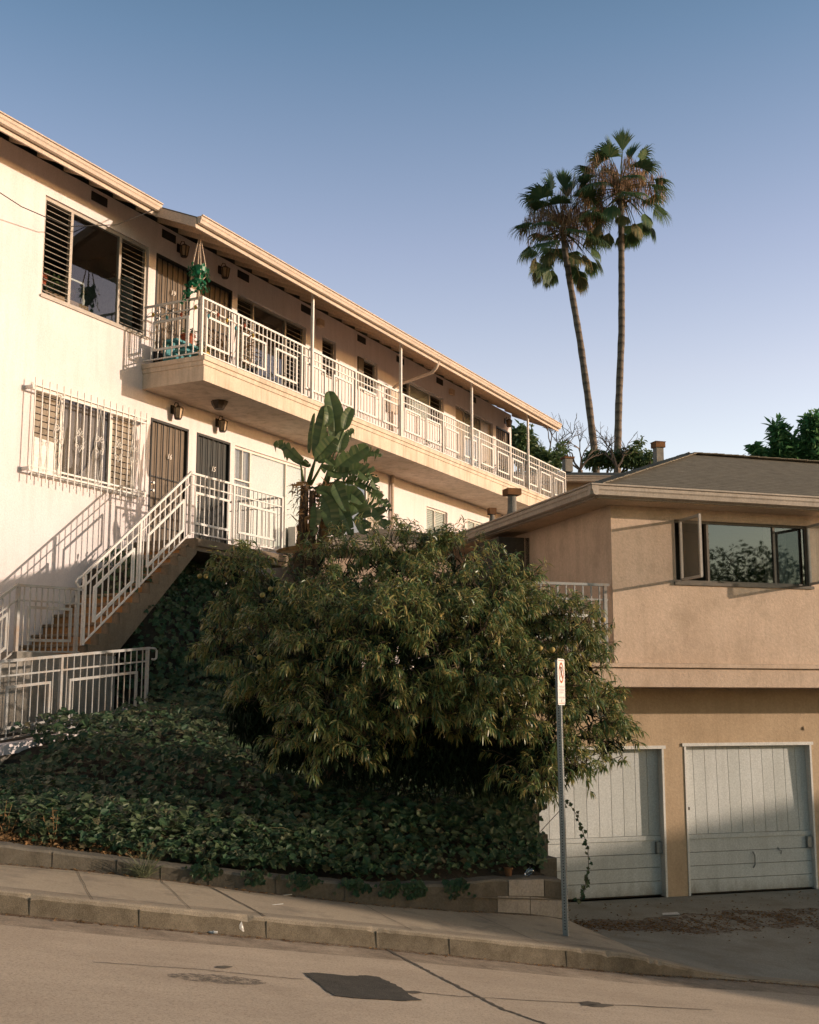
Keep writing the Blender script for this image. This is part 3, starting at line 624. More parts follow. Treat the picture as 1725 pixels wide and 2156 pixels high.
# balcony
mb = MB(); E1 = 18.5
mb.box(F1, 0, E1, .003, 1.34, 7.15, 7.56)
slab = mb.build('balcony_slab', M['slab'], ap)
mb = MB(); mb.sweep([(0,7.42),(.02,7.43),(.02,7.50),(.045,7.51),(.045,7.59),(-.10,7.59),(-.10,7.565),(0,7.565)], F1.p(-.045,1.34,0), F1.p(E1,1.34,0), (F1.n[0],F1.n[1],0))
mb.sweep([(0,7.42),(.02,7.43),(.02,7.50),(.045,7.51),(.045,7.59),(-.10,7.59),(-.10,7.565),(0,7.565)], F1.p(0,1.335,0), F1.p(0,.004,0), (-F1.e[0],-F1.e[1],0))
mb.build('slab_moulding', M['slab'], slab)
posts = [0,1.07,3.25,5.40,7.57,9.73,11.90,14.05,16.25,18.45]; frames = [(.14,.80)]
for a in posts[1:]:
    for f0, f1 in ((.16,.90),(1.26,2.0)):
        if a+f1 < 18.4: frames.append((a+f0, a+f1))
railing(ap, 'balcony_railing', (F1.p(0,1.27,7.59),F1.p(18.45,1.27,7.59)), posts, 'rail', 0, 1.06, .88, .07, .135, frames, (.24,.75))
railing(ap, 'balcony_railing', (F1.p(0,1.25,7.59),F1.p(0,.02,7.59)), [], 'rail', 0, 1.06, .88, .07, .16, [(.27,1.02)], (.24,.75))
railing(ap, 'balcony_railing', (F1.p(18.45,1.25,7.59),F1.p(18.45,-.9,7.59)), [2.14], 'rail', 0, 1.06, .88, .07, .135, [(.3,1.0)], (.24,.75))
for s in (3.55,7.39,11.34,15.25):
    mb = MB(); mb.bar(F1.p(s,1.33,7.6), F1.p(s,1.33,ROOF(1.33)-.1), .05, .05, (F1.e[0],F1.e[1],0)); mb.build('roof_post', M['rail'], ap)
mb = MB()
for s0,s1,n0,n1 in ((17.25,E1,-2.5,.0),): mb.box(F1, s0+.003, s1, n0, n1, 7.15, 7.56)
mb.build('balcony_slab', M['slab'], ap)
# upper windows and doors
big = window(ap, F1, 0, *winU[0], (-1.88,-.66), ['louvre','glass','louvre'], 'frame', .06, .05, 'room', True, 2.2)
mb = MB(); mb.quad(F1.p(-2.5,-2.2,8.12),F1.p(.02,-2.2,8.12),F1.p(.02,-2.2,9.5),F1.p(-2.5,-2.2,9.5)); mb.quad(F1.p(.02,-.3,8.12),F1.p(.02,-2.2,8.12),F1.p(.02,-2.2,9.5),F1.p(.02,-.3,9.3)); mb.build('room_wall', M['roomteal'], big)
mb = MB(); mb.box(F1, -1.95,-.9,-.75,-.5,8.40,8.47); mb.build('shelf', M['wood'], big)
mb = MB(); c0 = F1.p(-1.28,-.62,8.48)
for a,b in (((0,0),(0,.42)),((0,.42),(.36,.42)),((.36,.42),(.36,0)),((.36,0),(0,0))):
    mb.bar(c0+Vector((F1.e[0]*a[0],F1.e[1]*a[0],a[1])), c0+Vector((F1.e[0]*b[0],F1.e[1]*b[0],b[1])), .03, .03)
mb.build('picture_frame', M['whiteframe'], big)
def sprig(mb, c, r, n, L, w, up=.2, droop=.5):
    for _ in range(n):
        a = R.uniform(0,2*math.pi); e = R.uniform(-.3,1); d = Vector((math.cos(a),math.sin(a),e)).normalized()
        p = Vector(c)+d*r*R.uniform(.2,1); l = L*R.uniform(.6,1.2); t = Vector((-math.sin(a),math.cos(a),R.uniform(-.4,.4))).normalized()*w
        q = p+d*l*.5+Vector((0,0,-droop*l*.2)); z = p+d*l*.8+Vector((0,0,-droop*l*.6))
        mb.add([p,q+t,z,q-t],[(0,1,2,3)])
for s,n,z,r in ((-2.3,-.35,8.55,.22),(-2.2,-.3,8.25,.2),(-1.75,-.6,8.7,.2),(-1.0,-.9,8.75,.24)):
    mb = MB(); sprig(mb, F1.p(s,n,z), r, 60, .16, .016); mb.build('house_plant', M['bush'], big)
mb = MB(); mb.lathe(F1.p(-1.0,-.9,8.6),[(.08,0),(.14,.12),(.15,.2)],12); 
for a in range(3): mb.tube([F1.p(-1.0,-.9,8.8)+Vector((.13*math.cos(a*2.1),.13*math.sin(a*2.1),0)),F1.p(-1.0,-.9,9.3)], .008, 4)
mb.tube([F1.p(-1.0,-.9,9.3),F1.p(-1.0,-.9,9.78)], .006, 4); mb.build('hung_basket', M['bark'], big)
mb = MB(); mb.lathe(F1.p(-2.25,-.3,8.42),[(.07,0),(.1,.16),(.11,.18)],12); mb.build('flower_pot', M['tc'], big)
mb = MB(); mb.lathe(F1.p(-1.0,-.55,8.48),[(.03,0),(.04,.08),(.02,.14),(.02,.18)],10); mb.build('bottle', M['whiteframe'], big)
window(ap, F1, 0, *winU[1], (3.48,4.70), ['louvre','glass','louvre'])
window(ap, F1, 0, *winU[2], (), ['louvre'])
w_ = window(ap, F1, 0, *winU[3], (), ['louvre'], 'whiteframe')
mb = MB(); mb.box(F1, 7.72, 7.98, -.003, .03, 8.95, 9.75); mb.build('shutter', M['darkframe'], w_)
window(ap, F1, 0, *winU[4], (10.52,11.72), ['louvre','blind','louvre'], 'whiteframe')
window(ap, F1, 0, *winU[5], (13.9,15.08), ['frost','curtain','frost'])
door(ap, F1, 0, *doorU[0], '19'); door(ap, F1, 0, *doorU[1], '18'); door(ap, F1, 0, *doorU[2], None)
lamp(ap, F1, 0, .90, 10.02); lamp(ap, F1, 0, 2.2, 10.02); lamp(ap, F1, 0, 16.75, 10.0)
for s in (5.95, 12.87):
    mb = MB(); mb.box(F1, s-.1, s+.1, .003, .1, 9.98, 10.14); mb.build('porch_light', M['soffit'], ap, bevel=.01)
# meter box and downspout
mb = MB(); mb.box(F1, 9.18, 9.55, .003, .14, 8.72, 9.3); mb.box(F1, 9.58, 9.92, .003, .12, 8.9, 9.32); mb.build('meter_box', M['fascia'], ap, bevel=.008)
mb = MB(); mb.tube([F1.p(9.04,1.5,ROOF(1.5)-.13),F1.p(9.05,1.42,9.62),F1.p(9.08,1.3,9.53),F1.p(9.33,.25,9.42),F1.p(9.35,.12,9.36),F1.p(9.36,.07,9.2),F1.p(9.36,.07,7.6)], .045, 10); mb.build('downspout', M['fascia'], ap, smooth=True)
mb = MB(); mb.tube([F1.p(9.36,.07,7.14),F1.p(9.36,.07,3.0)], .045, 10)
mb.build('downspout', M['fascia'], ap, smooth=True)
# lower windows
lw = window(ap, F1, 0, *winL[0], (-1.93,-.72), ['blind2','glass3','blind2'], 'whiteframe', .05, .05)
for a,b in ((-2.53,-1.96),(-.69,-.17)):
    mb = MB(); z = 5.25
    while z < 6.55:
        mb.hexa([F1.p(a,-.06,z),F1.p(b,-.06,z),F1.p(b,-.09,z+.01),F1.p(a,-.09,z+.01),F1.p(a,-.06,z+.012),F1.p(b,-.06,z+.012),F1.p(b,-.05,z+.085),F1.p(a,-.05,z+.085)]); z += .105
    mb.build('louvres', M['louvre'], lw)
mb = MB(); mb.quad(F1.p(-2.53,-.035,5.25),F1.p(-2.02,-.035,5.25),F1.p(-2.02,-.035,5.78),F1.p(-2.53,-.035,5.80)); mb.build('board', M['blind'], lw)
mb = MB(); dr = [F1.p(-1.88+1.14*i/30,-.16+.025*math.sin(i*1.9),0) for i in range(31)]
for a,b in zip(dr,dr[1:]): mb.quad(a+Vector((0,0,5.25)),b+Vector((0,0,5.25)),b+Vector((0,0,6.57)),a+Vector((0,0,6.57)))
mb.build('drape', M['drape'], lw, smooth=True)
mb = MB(); pts0 = [F1.p(-1.9+.9*t,-.11+.02*math.sin(t*19),5.26) for t in [i/10 for i in range(11)]]; pts1 = [F1.p(-1.85+.9*(t**.4),-.12+.02*math.sin(t*19),5.27+1.0*t**1.5) for t in [i/10 for i in range(11)]]
for i in range(10): mb.quad(pts0[i],pts0[i+1],pts1[i+1],pts1[i])
mb.build('curtain', M['curtain'], lw, smooth=True)
mb = MB(); gn = .17; g0, g1 = -2.78, -.02
for z in (5.2,5.27,6.5,6.57): mb.bar(F1.p(g0-.02,gn,z),F1.p(g1+.02,gn,z),.012,.03)
for i in range(18):
    s = g0+(g1-g0)*(i+.2)/17.4; mb.bar(F1.p(s,gn+.005,5.05),F1.p(s,gn+.005,6.68),.016,.016,(F1.e[0],F1.e[1],0))
for s in (g0,g1):
    for z in (5.23,6.53): mb.bar(F1.p(s,.0,z),F1.p(s,gn,z),.05,.05)
ux, uz = (F1.e[0],F1.e[1],0),(0,0,1)
for j,s in enumerate((-2.2,-1.72,-1.25,-.78,-.36)):
    zc = 5.87
    for a in (1,-1):
        for b in (1,-1): scroll(mb, F1.p(s+a*.055,gn+.012,zc+b*.1), ux, uz, .055, 1.3, a*b, .007, math.pi/2)
    hh = .62 if j % 2 == 0 else .2
    for a in (1,-1):
        mb.tube([F1.p(s,gn+.012,zc+hh),F1.p(s+a*.12,gn+.012,zc),F1.p(s,gn+.012,zc-hh)], .007, 4, False)
        if j % 2 == 0:
            for b in (1,-1): scroll(mb, F1.p(s+a*.03,gn+.012,zc+b*(hh+.02)), ux, uz, .03, 1.1, a*b, .006)
mb.build('window_grille', M['rail'], lw)
w_ = window(ap, F1, 0, *winL[1], (3.46,4.78), ['curtain','shade','shade'], 'whiteframe', .05, .05)
mb = MB(); mb.box(F1,2.9,3.44,-.048,-.03,6.0,6.03); mb.box(F1,3.15,3.18,-.048,-.03,6.03,6.62); mb.build('muntin', M['whiteframe'], w_)
mb = MB(); mb.box(F1,4.86,5.44,-.02,.16,4.83,5.3)
for i in range(12): mb.box(F1,4.9,5.4,.161,.168,4.88+i*.033,4.895+i*.033)
mb.build('air_conditioner', M['whiteframe'], w_, bevel=.008)
window(ap, F1, 0, *winL[2], (8.3,), ['glass2','frost'], 'whiteframe')
w_ = window(ap, F1, 0, *winL[3], (12.0,), ['blind','blind'], 'whiteframe')
mb = MB(); hin = F1.p(12.66,.03,0); op = Vector((F1.n[0]*.55+F1.e[0]*.12,F1.n[1]*.55+F1.e[1]*.12,0))
for z in (5.34,6.02): mb.bar(hin+Vector((0,0,z)), hin+op+Vector((0,0,z)), .035)
for t in (0,1): mb.bar(hin+op*t+Vector((0,0,5.34)), hin+op*t+Vector((0,0,6.02)), .035)
mb.build('casement', M['darkframe'], w_)
window(ap, F1, 0, *winL[4], (14.6,), ['blind','blind'], 'whiteframe')
door(ap, F1, 0, *doorL[0], '16'); door(ap, F1, 0, *doorL[1], '15', True)
lamp(ap, F1, 0, .86, 6.90); lamp(ap, F1, 0, 2.24, 6.94)
mb = MB(); mb.lathe(F1.p(1.35,.7,7.0),[(.09,0),(.15,.1),(.16,.148)],8); mb.build('ceiling_lamp', M['bronze'], ap)
# ------------------------------------------------------------------ staircase
st = thing('staircase', F1.p(-2.7,.7,2.35), 'concrete stair with ochre risers climbing to door 16 between white railings', 'staircase')
ZT, NST = 4.39, 12; s_top, s_bot, z_bot = -.10, -2.62, 2.34
rise = (ZT-z_bot)/NST; run = (s_top-s_bot)/(NST-1)
mb = MB(); mb.box(F1, s_top, 2.72, .003, 1.36, ZT-.22, ZT); mb.box(F1, s_top, 2.72, 1.36, 1.40, ZT-.14, ZT-.02); mb.build('landing', M['step'], st)
mb = MB(); q = []
for i in range(NST-1):
    s = s_bot+run*i; z = z_bot+rise*(i+1)
    mb.box(F1, s-.03, s+run+.01, .004, 1.24, z-.05, z)
mb.build('treads', M['tread'], st, bevel=.012)
mb = MB()
for i in range(NST):
    s = s_bot+run*i; z = z_bot+rise*i; mb.box(F1, s+.001, s+.03, .004, 1.2, z-.0+.001, z+rise-.052)
mb.build('risers', M['riser'], st)
mb = MB(); sl = (ZT-z_bot)/(s_top-s_bot)       # sloping side wall
prof = [(s_bot-.02,z_bot-.05)]
for i in range(NST-1): prof += [(s_bot+run*i-.02,z_bot+rise*(i+1)-.015),(s_bot+run*(i+1)-.02,z_bot+rise*(i+1)-.015)]
prof += [(s_top+.02,ZT-.015),(s_top+.02,ZT-.26),(s_bot+.55,z_bot-.02)]
m_ = len(prof); mb.add([F1.p(s,n,z) for n in (1.20,1.355) for s,z in prof], [tuple(range(m_))[::-1],tuple(range(m_,2*m_))]+[(i,(i+1)%m_,m_+(i+1)%m_,m_+i) for i in range(m_)])
mb.add([F1.p(s,n,z) for n in (.005,1.199) for s,z in ((s_bot,z_bot-.06),(s_top+.02,ZT-.07),(s_top+.02,ZT-.255),(s_bot+.55,z_bot-.02))], [(0,1,2,3),(7,6,5,4),(0,4,5,1),(1,5,6,2),(2,6,7,3),(3,7,4,0)])
mb.build('stringer', M['step'], st)
mb = MB(); mb.box(F1, -4.05, s_bot+.6, .004, 1.36, .6, z_bot-.001); mb.build('lower_landing', M['conc'], st)
mb = MB()
for i in range(6): mb.box(F1, -4.05-.28*(i+1), -4.05-.28*i-.001, .004, 1.36, .5, z_bot-rise*(i+1))
mb.build('lower_steps', M['conc'], st)
rn = 1.28
railing(st, 'stair_railing', (F1.p(-2.68,rn,2.48),F1.p(-.2,rn,4.43)), [0,1.22,2.48], 'rail', 0, 1.06, .88, .02, .135, [(.22,1.08),(1.42,2.3)], (.20,.70))
railing(st, 'stair_railing', (F1.p(-.2,rn,4.43),F1.p(2.62,rn,4.43)), [0,1.25,2.82], 'rail', 0, 1.06, .88, .05, .135, [(.16,1.1),(1.42,2.6)], (.22,.74))
railing(st, 'stair_railing', (F1.p(2.62,rn-.03,4.43),F1.p(2.62,.05,4.43)), [1.2], 'rail', 0, 1.06, .88, .05, .135)
railing(st, 'stair_railing', (F1.p(-4.0,rn,2.30),F1.p(-2.74,rn,2.34)), [0,1.18], 'oldrail_shaded', 0, .96, .75, .04, .125, [(.22,1.05)], (.2,.66), .05, 'oldrail_shaded')
railing(st, 'stair_railing', (F1.p(-6.4,rn,.70),F1.p(-4.03,rn,2.30)), [0,1.2], 'oldrail_shaded', 0, .96, .75, .04, .125, [(1.4,2.2)], (.2,.66), .05, 'oldrail_shaded')
mb = MB(); mb.tube([F1.p(-2.68,rn,3.53),F1.p(-2.82,rn,3.46),F1.p(-2.86,rn,3.40),F1.p(-2.80,rn,3.33),F1.p(-2.70,rn,3.36)], .016, 6); mb.build('rail_curl', M['rail'], st)
# path in front of the stair with its own railing
mb = MB(); m_ = [(-12,1.37),(-5.35,1.37),(-5.35,2.78),(-12,2.78)]
def slabpath(mb, s0, s1, n0, n1, th, off=0):
    mb.hexa([F1.p(s,n,pathz(s)+off+d) for d in (-th,0) for s,n in ((s0,n0),(s1,n0),(s1,n1),(s0,n1))])
slabpath(mb, -12, -5.35, 1.37, 2.85, 1.1, -.1); slabpath(mb, -5.35, -1.9, 1.37, 2.85, .4, -.1); tag(mb.build('path', M['conc']), kind='structure')
mb = MB(); slabpath(mb, -12, -5.1, 2.70, 2.90, .12, -.0); slabpath(mb, -5.1, -2.75, 2.62, 2.82, .12, -.0)
pw = tag(mb.build('path_wall', M['stucco'], loc=F1.p(-5.5,2.7,1.1)), 'short white rendered wall under the left end of the path railing', 'wall')
# rises to garden steps at the right end
mb = MB(); mb.box(F1,-1.95,1.4,1.5,2.45,1.2,1.62); mb.box(F1,-1.6,1.6,1.0,2.1,1.3,1.80); gs = tag(mb.build('garden_steps', M['step'], loc=F1.p(-1.5,2,1.3), bevel=.02), 'two wide tan concrete steps behind the path railing beside the ivy', 'steps')
pr_ = thing('path_railing', F1.p(-4,2.72,pathz(-4)), 'grey white iron railing with rectangular panels along the path above the ivy', 'railing')
a_, b_ = F1.p(-7.4,2.72,pathz(-7.4)-.02), F1.p(-2.85,2.66,pathz(-2.85)+.02)
railing(pr_, 'rail_bars', (a_,b_), [.55,1.73,2.80,4.53], 'oldrail_shaded', 0, .98, .80, .05, .128, [(.72,1.55),(1.88,2.60),(2.97,4.30)], (.17,.66), .04, 'oldrail_shaded', .013, .034)
mb = MB(); e_ = b_+Vector((0,0,.98)); u_ = Vector((F1.e[0],F1.e[1],0)); mb.tube([e_,e_+u_*.14,e_+u_*.18+Vector((0,0,-.03)),e_+u_*.18+Vector((0,0,-.13)),e_+u_*.13+Vector((0,0,-.16)),e_+u_*.08+Vector((0,0,-.15))], .016, 6); mb.build('rail_curl', M['oldrail_shaded'], pr_)
# ------------------------------------------------------------------ garage building
gb = thing('garage_building', F2.p(2,0,GZ), 'tan stucco building with white garage doors below and a shingled hip roof', 'building')
UC, UE = -1.5, 9.0; NB = -5.6
gd = [(-2.45,-.33,GZ,1.0),(0,2.12,GZ,1.03),(2.47,4.6,GZ,1.03),(4.95,7.1,GZ,1.03)]
mb = MB(); mb.wall(F2, 0, -3.0, UE, GZ-.2, 1.85, gd, .16)
mb.quad(F2.p(-3.0,0,GZ-.2),F2.p(-3.0,0,1.85),F2.p(-3.0,NB,1.85),F2.p(-3.0,NB,GZ-.2)); mb.build('garage_wall', M['ochre'], gb)
uw = (-.53,1.65,3.28,4.15)
mb = MB(); mb.wall(F2, .85, UC, UE, 2.17, 4.36, [uw], .12)
FL = Frame(F2.p(UC,0,0).x, F2.p(UC,0,0).y, A2+math.pi/2, -1)       # left end wall: s toward the camera side, n to the left
lwz = [(-1.91,-.97,2.4,4.2)]
# find s of the left window from F2's n (s = n of F2)
mb.wall(FL, 0, -5.6, .85, 2.17, 4.36, [(-2.81,-1.89,2.25,4.2)], .1)
mb.build('wall', M['tan'], gb)
mb = MB(); mb.box(F2, -3.2, UE, NB, .88, 1.85, 2.10); mb.box(F2, -3.2, UE, NB, .93, 2.11, 2.165); mb.box(F2, -3.2, UE, NB, .87, 2.10, 2.11); mb.build('ledge', M['tan'], gb, bevel=.008)
# garage doors
def garage(u0, u1, z1, tilt, hnd=True):
    rec = .15; F = F2; o = MB()
    zm = GZ+.76
    n = max(8, round((u1-u0-.04)/.195)); w = (u1-u0-.03)/n
    T = lambda z: -rec+.035+tilt*(1-(z-GZ)/(z1-GZ))
    def slabq(a,b,za,zb,th=.03,pr=0):
        o.hexa([F.p(a,T(za)-th,za),F.p(b,T(za)-th,za),F.p(b,T(za)+pr,za),F.p(a,T(za)+pr,za),F.p(a,T(zb)-th,zb),F.p(b,T(zb)-th,zb),F.p(b,T(zb)+pr,zb),F.p(a,T(zb)+pr,zb)])
    for i in range(n): slabq(u0+.015+w*i+.0035, u0+.015+w*(i+1)-.0035, zm+.065, z1-.01)
    slabq(u0+.012, u1-.012, zm, zm+.06, .03, .02)
    nb = 4; hb = (zm-GZ-.02)/nb
    for i in range(nb): slabq(u0+.015, u1-.015, GZ+.02+hb*i+.004, GZ+.02+hb*(i+1)-.004)
    d = o.build('garage_door', M['garage'], gb)
    q = MB(); q.hexa([F.p(a,T(z)-.06+e,z) for e in (0,.02) for a,z in ((u0,GZ),(u1,GZ),(u1,z1),(u0,z1))]); q.build('door_backing', M['room'], d)
    q = MB(); q.box(F, u0, u0+.03, -rec+.001, .012, GZ, z1); q.box(F, u1-.03, u1, -rec+.001, .012, GZ, z1); q.box(F, u0-.03, u1+.03, -.05, .02, z1, z1+.045); q.build('door_trim', M['white'], gb)
    q = MB(); q.box(F, u1-.12, u1-.03, T(zm)+.001, T(zm)+.06, zm-.18, zm-.02); q.build('lock_box', M['galv'], d, bevel=.008)
    if hnd:
        q = MB(); um = u0+(u1-u0)*.52; q.tube([F.p(um,T(GZ+.5)+.005,GZ+.33),F.p(um,T(GZ+.5)+.05,GZ+.38),F.p(um,T(GZ+.5)+.05,GZ+.50),F.p(um,T(GZ+.5)+.005,GZ+.55)], .01, 6)
        q.build('handle', M['galv'], d)
        q = MB(); q.box(F,u0+.03,u0+.10,T(.3),T(.3)+.03,GZ+1.16,GZ+1.2); q.box(F,u0+.04,u0+.06,T(.3),T(.3)+.04,GZ+1.08,GZ+1.24); q.build('latch', M['bronze'], d)
        q = MB(); q.tube([F.p(um+.42,T(GZ+.55)+.004,GZ+.60),F.p(um+.43,T(GZ+.55)+.02,GZ+.56),F.p(um+.47,T(GZ+.55)+.02,GZ+.55),F.p(um+.47,T(GZ+.55)+.004,GZ+.50)], .007, 5); q.build('bolt', M['galv'], d)
garage(*[gd[0][i] for i in (0,1,3)], .01, False); garage(*[gd[1][i] for i in (0,1,3)], .06); garage(*[gd[2][i] for i in (0,1,3)], .0, False); garage(*[gd[3][i] for i in (0,1,3)], .0, False)
mb = MB(); mb.lathe(F2.p(2.02,.0,1.27),[(.03,0),(.03,.012),(.018,.014),(.018,.02)],12,(F2.n[0],F2.n[1],0)); mb.build('pipe_cap', M['ochre'], gb)
# upper window with two open casements
w2 = window(gb, F2, .85, *uw, (.02,1.10), ['open','glass2','glass2'], 'darkframe', .035, .06, 'room', True, 1.0)
mb = MB(); dr = [F2.p(1.10+.5*i/20,.55+.03*math.sin(i*1.9),0) for i in range(15)]
for a,b in zip(dr,dr[1:]): mb.quad(a+Vector((0,0,3.3)),b+Vector((0,0,3.3)),b+Vector((0,0,4.13)),a+Vector((0,0,4.13)))
mb.build('curtain', M['drape'], w2, smooth=True)
def casement(hu, ang, wid, sgn):
    mb = MB(); g = MB(); h = F2.p(hu,.87,0); a = math.radians(ang)
    d = Vector((F2.e[0],F2.e[1],0))*(sgn*wid*math.cos(a))+Vector((F2.n[0],F2.n[1],0))*(wid*math.sin(a)); z0,z1 = 3.31,4.13
    V = lambda t,z: h+d*t+Vector((0,0,z))
    for z in (z0,z1): mb.bar(V(0,z),V(1,z),.03,.035)
    for t in (.02,.98): mb.bar(V(t,z0),V(t,z1),.03,.035,d)
    o = mb.build('casement', M['frame'], w2); g.quad(V(.03,z0),V(.97,z0),V(.97,z1),V(.03,z1)); g.build('pane', M['dusty' if sgn > 0 else 'glass2'], o)
casement(-.45, 92, .55, 1); casement(1.62, 84, .52, -1)
wl = window(gb, FL, 0, -2.81,-1.89,2.25,4.2,(), ['glass2'], 'black', .05, .03, 'room', False)
mb = MB()
for i in range(7): mb.box(FL, -2.76+i*.135, -2.735+i*.135, -.028, -.006, 2.3, 4.15)
mb.build('window_bars', M['black'], wl)
railing(gb, 'deck_railing', (F2.p(-3.15,.82,2.17),F2.p(-1.56,.82,2.17)), [1.55], 'oldrail_shaded', 0, 1.04, .84, .1, .125, [(.55,1.36)], (.33,.62), .045, 'white', .018)
# hip roof
en, el, er, eb, ze, sl2 = 1.30, -1.95, 9.6, -6.04, 4.47, .372
hp = 3.67; zp = ze+sl2*hp; e0 = (el,en); 
cor = [(el,en),(er,en),(er,eb),(el,eb)]; rid = [(el+hp,en-hp),(er-hp,en-hp)]
mb = MB(); P2 = lambda u,n,z: F2.p(u,n,z)
top = [P2(*c,ze) for c in cor]+[P2(*r,zp) for r in rid]
mb.add(top+[P2(*c,ze-.03) for c in cor], [(0,4,5,1)[::-1],(1,5,2)[::-1],(2,5,4,3)[::-1],(3,4,0)[::-1],(0,1,7,6),(1,2,8,7),(2,3,9,8),(3,0,6,9),(6,7,8,9)])
rf = mb.build('roof', M['shingle'], gb)
mb = MB()                                    # ridge and hip caps, slightly uneven
def cap(a, b, n):
    a, b = Vector(a), Vector(b)
    for i in range(n):
        p, q = a+(b-a)*(i/n), a+(b-a)*((i+1.25)/n if i < n-1 else 1)
        mb.bar(p+Vector((0,0,.012+.008*R.random())), q+Vector((0,0,.02+.008*R.random())), .22, .014)
cap(top[0],top[4],30); cap(top[3],top[4],30); cap(top[4],top[5],30); mb.build('ridge_cap', M['shingle'], rf)
mb = MB(); mb.hexa([P2(u,n,z) for z in (ze-.17,ze-.15) for u,n in ((el+.05,en-.05),(er-.05,en-.05),(er-.05,eb+.05),(el+.05,eb+.05))]); mb.build('soffit', M['soffit'], gb)
mb = MB(); GQ = [(a,b) for a,b in GP]
for i in range(4):
    a, b = cor[i], cor[(i+1)%4]; A_, B2_ = P2(*a,ze+.04), P2(*b,ze+.04); d = (B2_-A_).normalized(); out = Vector((d.y,-d.x,0))
    ctr = P2(4,-2,0); 
    if out.dot(Vector((A_.x-ctr.x,A_.y-ctr.y,0))) < 0: out = -out
    mb.sweep([(-.03,-.20),(0,-.20),(0,-.075),(-.03,-.075)], A_, B2_, out)
    ext = d*.11; mb.sweep(GQ, A_-ext, B2_+ext, out)
mb.build('gutter', M['gutter2'], gb)
def chimney(parent, name, px, py0, py1, Y, w, capm='rust', base=.6):
    p0, p1 = at(px,py0,Y), at(px,py1,Y); h = p1.z-p0.z; o = MB(); F = Frame(p0.x,p0.y,A2)
    o.box(F,-w/2,w/2,-w/2,w/2,p0.z-base,p1.z-h*.28)
    q = MB(); q.box(F,-w*.68,w*.68,-w*.68,w*.68,p1.z-h*.28,p1.z-h*.03); q.box(F,-w*.74,w*.74,-w*.74,w*.74,p1.z-h*.03,p1.z)
    if parent:
        c = o.build(name, M['conc'], parent); q.build('chimney_cap', M[capm], c)
    return o, q
# vent pipes on the near roof's back slope
for px,y0,y1,Y,r in ((1078,1078,1030,22.2,.10),(1036,1088,1070,22.6,.05)):
    p0, p1 = at(px,y0,Y), at(px,y1,Y); mb = MB(); mb.lathe(Vector((p1.x,p1.y,0)),[(r*1.8,p0.z-.5),(r*.85,p0.z+.05),(r*.8,p1.z-.12)],12); v = mb.build('vent_pipe', M['conc'], gb)
    mb = MB(); mb.box(Frame(p1.x,p1.y,A2),-r*1.35,r*1.35,-r*1.35,r*1.35,p1.z-.12,p1.z); mb.build('vent_cap', M['rust'], v)
# ------------------------------------------------------------------ more houses behind
def hiphouse(name, label, F, u0, u1, n0, n1, zb, ze, rise_, wallm, over=.45):
    t = thing(name, F.p((u0+u1)/2,(n0+n1)/2,zb), label, 'house')
    mb = MB(); mb.wall(F, n1, u0, u1, zb, ze-.12, [], 0)
    for a,b in (((u0,n1),(u0,n0)),((u0,n0),(u1,n0)),((u1,n0),(u1,n1))): mb.quad(F.p(*a,zb),F.p(*b,zb),F.p(*b,ze-.12),F.p(*a,ze-.12))
    mb.build('wall', M[wallm], t)
    U0,U1,N0,N1 = u0-over,u1+over,n0-over,n1+over; h = (N1-N0)/2
    c = [F.p(U0,N1,ze),F.p(U1,N1,ze),F.p(U1,N0,ze),F.p(U0,N0,ze),F.p(U0+h,N1-h,ze+rise_),F.p(U1-h,N1-h,ze+rise_)]
    mb = MB(); mb.add(c+[p-Vector((0,0,.03)) for p in c[:4]], [(0,1,5,4),(1,2,5),(2,3,4,5),(3,0,4),(6,7,1,0),(7,8,2,1),(8,9,3,2),(9,6,0,3),(9,8,7,6)]); rf = mb.build('roof', M['shingle'], t)
    mb = MB()
    for a,b,o in ((c[0],c[1],F.n),(c[3],c[0],(-F.e[0],-F.e[1])),(c[1],c[2],F.e)):
        mb.sweep([(x*1.3,z*1.3) for x,z in GP], a+Vector((0,0,.05)), b+Vector((0,0,.05)), (o[0],o[1],0)); mb.sweep([(-.03,-.25),(0,-.25),(0,-.09),(-.03,-.09)], a+Vector((0,0,.05)), b+Vector((0,0,.05)), (o[0],o[1],0))
    mb.build('gutter', M['fascia'], t); return t, rf
q0 = at(1300,1004,40); FB = Frame(q0.x, q0.y, math.radians(87))
bh, bhr = hiphouse('background_house', 'tan house with a low dark roof and two chimneys behind the balcony end', FB, -7, 8, -7, -.45, 4.0, q0.z, .86, 'ochre')
q1 = at(905,1150,24.4); FB2 = Frame(q1.x, q1.y, A2)
h2, h2r = hiphouse('low_shed', 'low shingled roof between the long block and the garage building', FB2, -2.2, 1.6, -3.2, 0, 3.0, at(870,1150,24.4).z, .55, 'tan', .25)
chimney(bhr, 'chimney', 1387, 975, 931, 41.5, .27); chimney(bhr, 'chimney', 1195, 976, 963, 41.5, .28, 'rust', .3)
# unseen block added down the street, shaped so its outline shades the lower street
nb = thing('shade_block', FS.p(46,0,zr(46)), 'unseen plain cream block down the street, shaped to shade the sidewalk and garages', 'building')
mb = MB()
for u0,u1,v0,v1,zt in ((41,43.5,-16.6,-11.2,7.4),(41.2,52,-11.19,12,5.9)):
    mb.box(FS,u0,u1,v0,v1,zr(46)-1,zt); mb.box(FS,u0-.15,u1+.15,v0,v1,zt+.001,zt+.12)
mb.build('wall', M['stucco'], nb)
for v in (-5,-2,1,4,7,10):
    for z in (-1.5,1.3,3.6):
        mb = MB(); mb.box(FS,40.9,41.19,v-.6,v+.6,z,z+1.3); mb.build('window', M['darkframe'], nb)
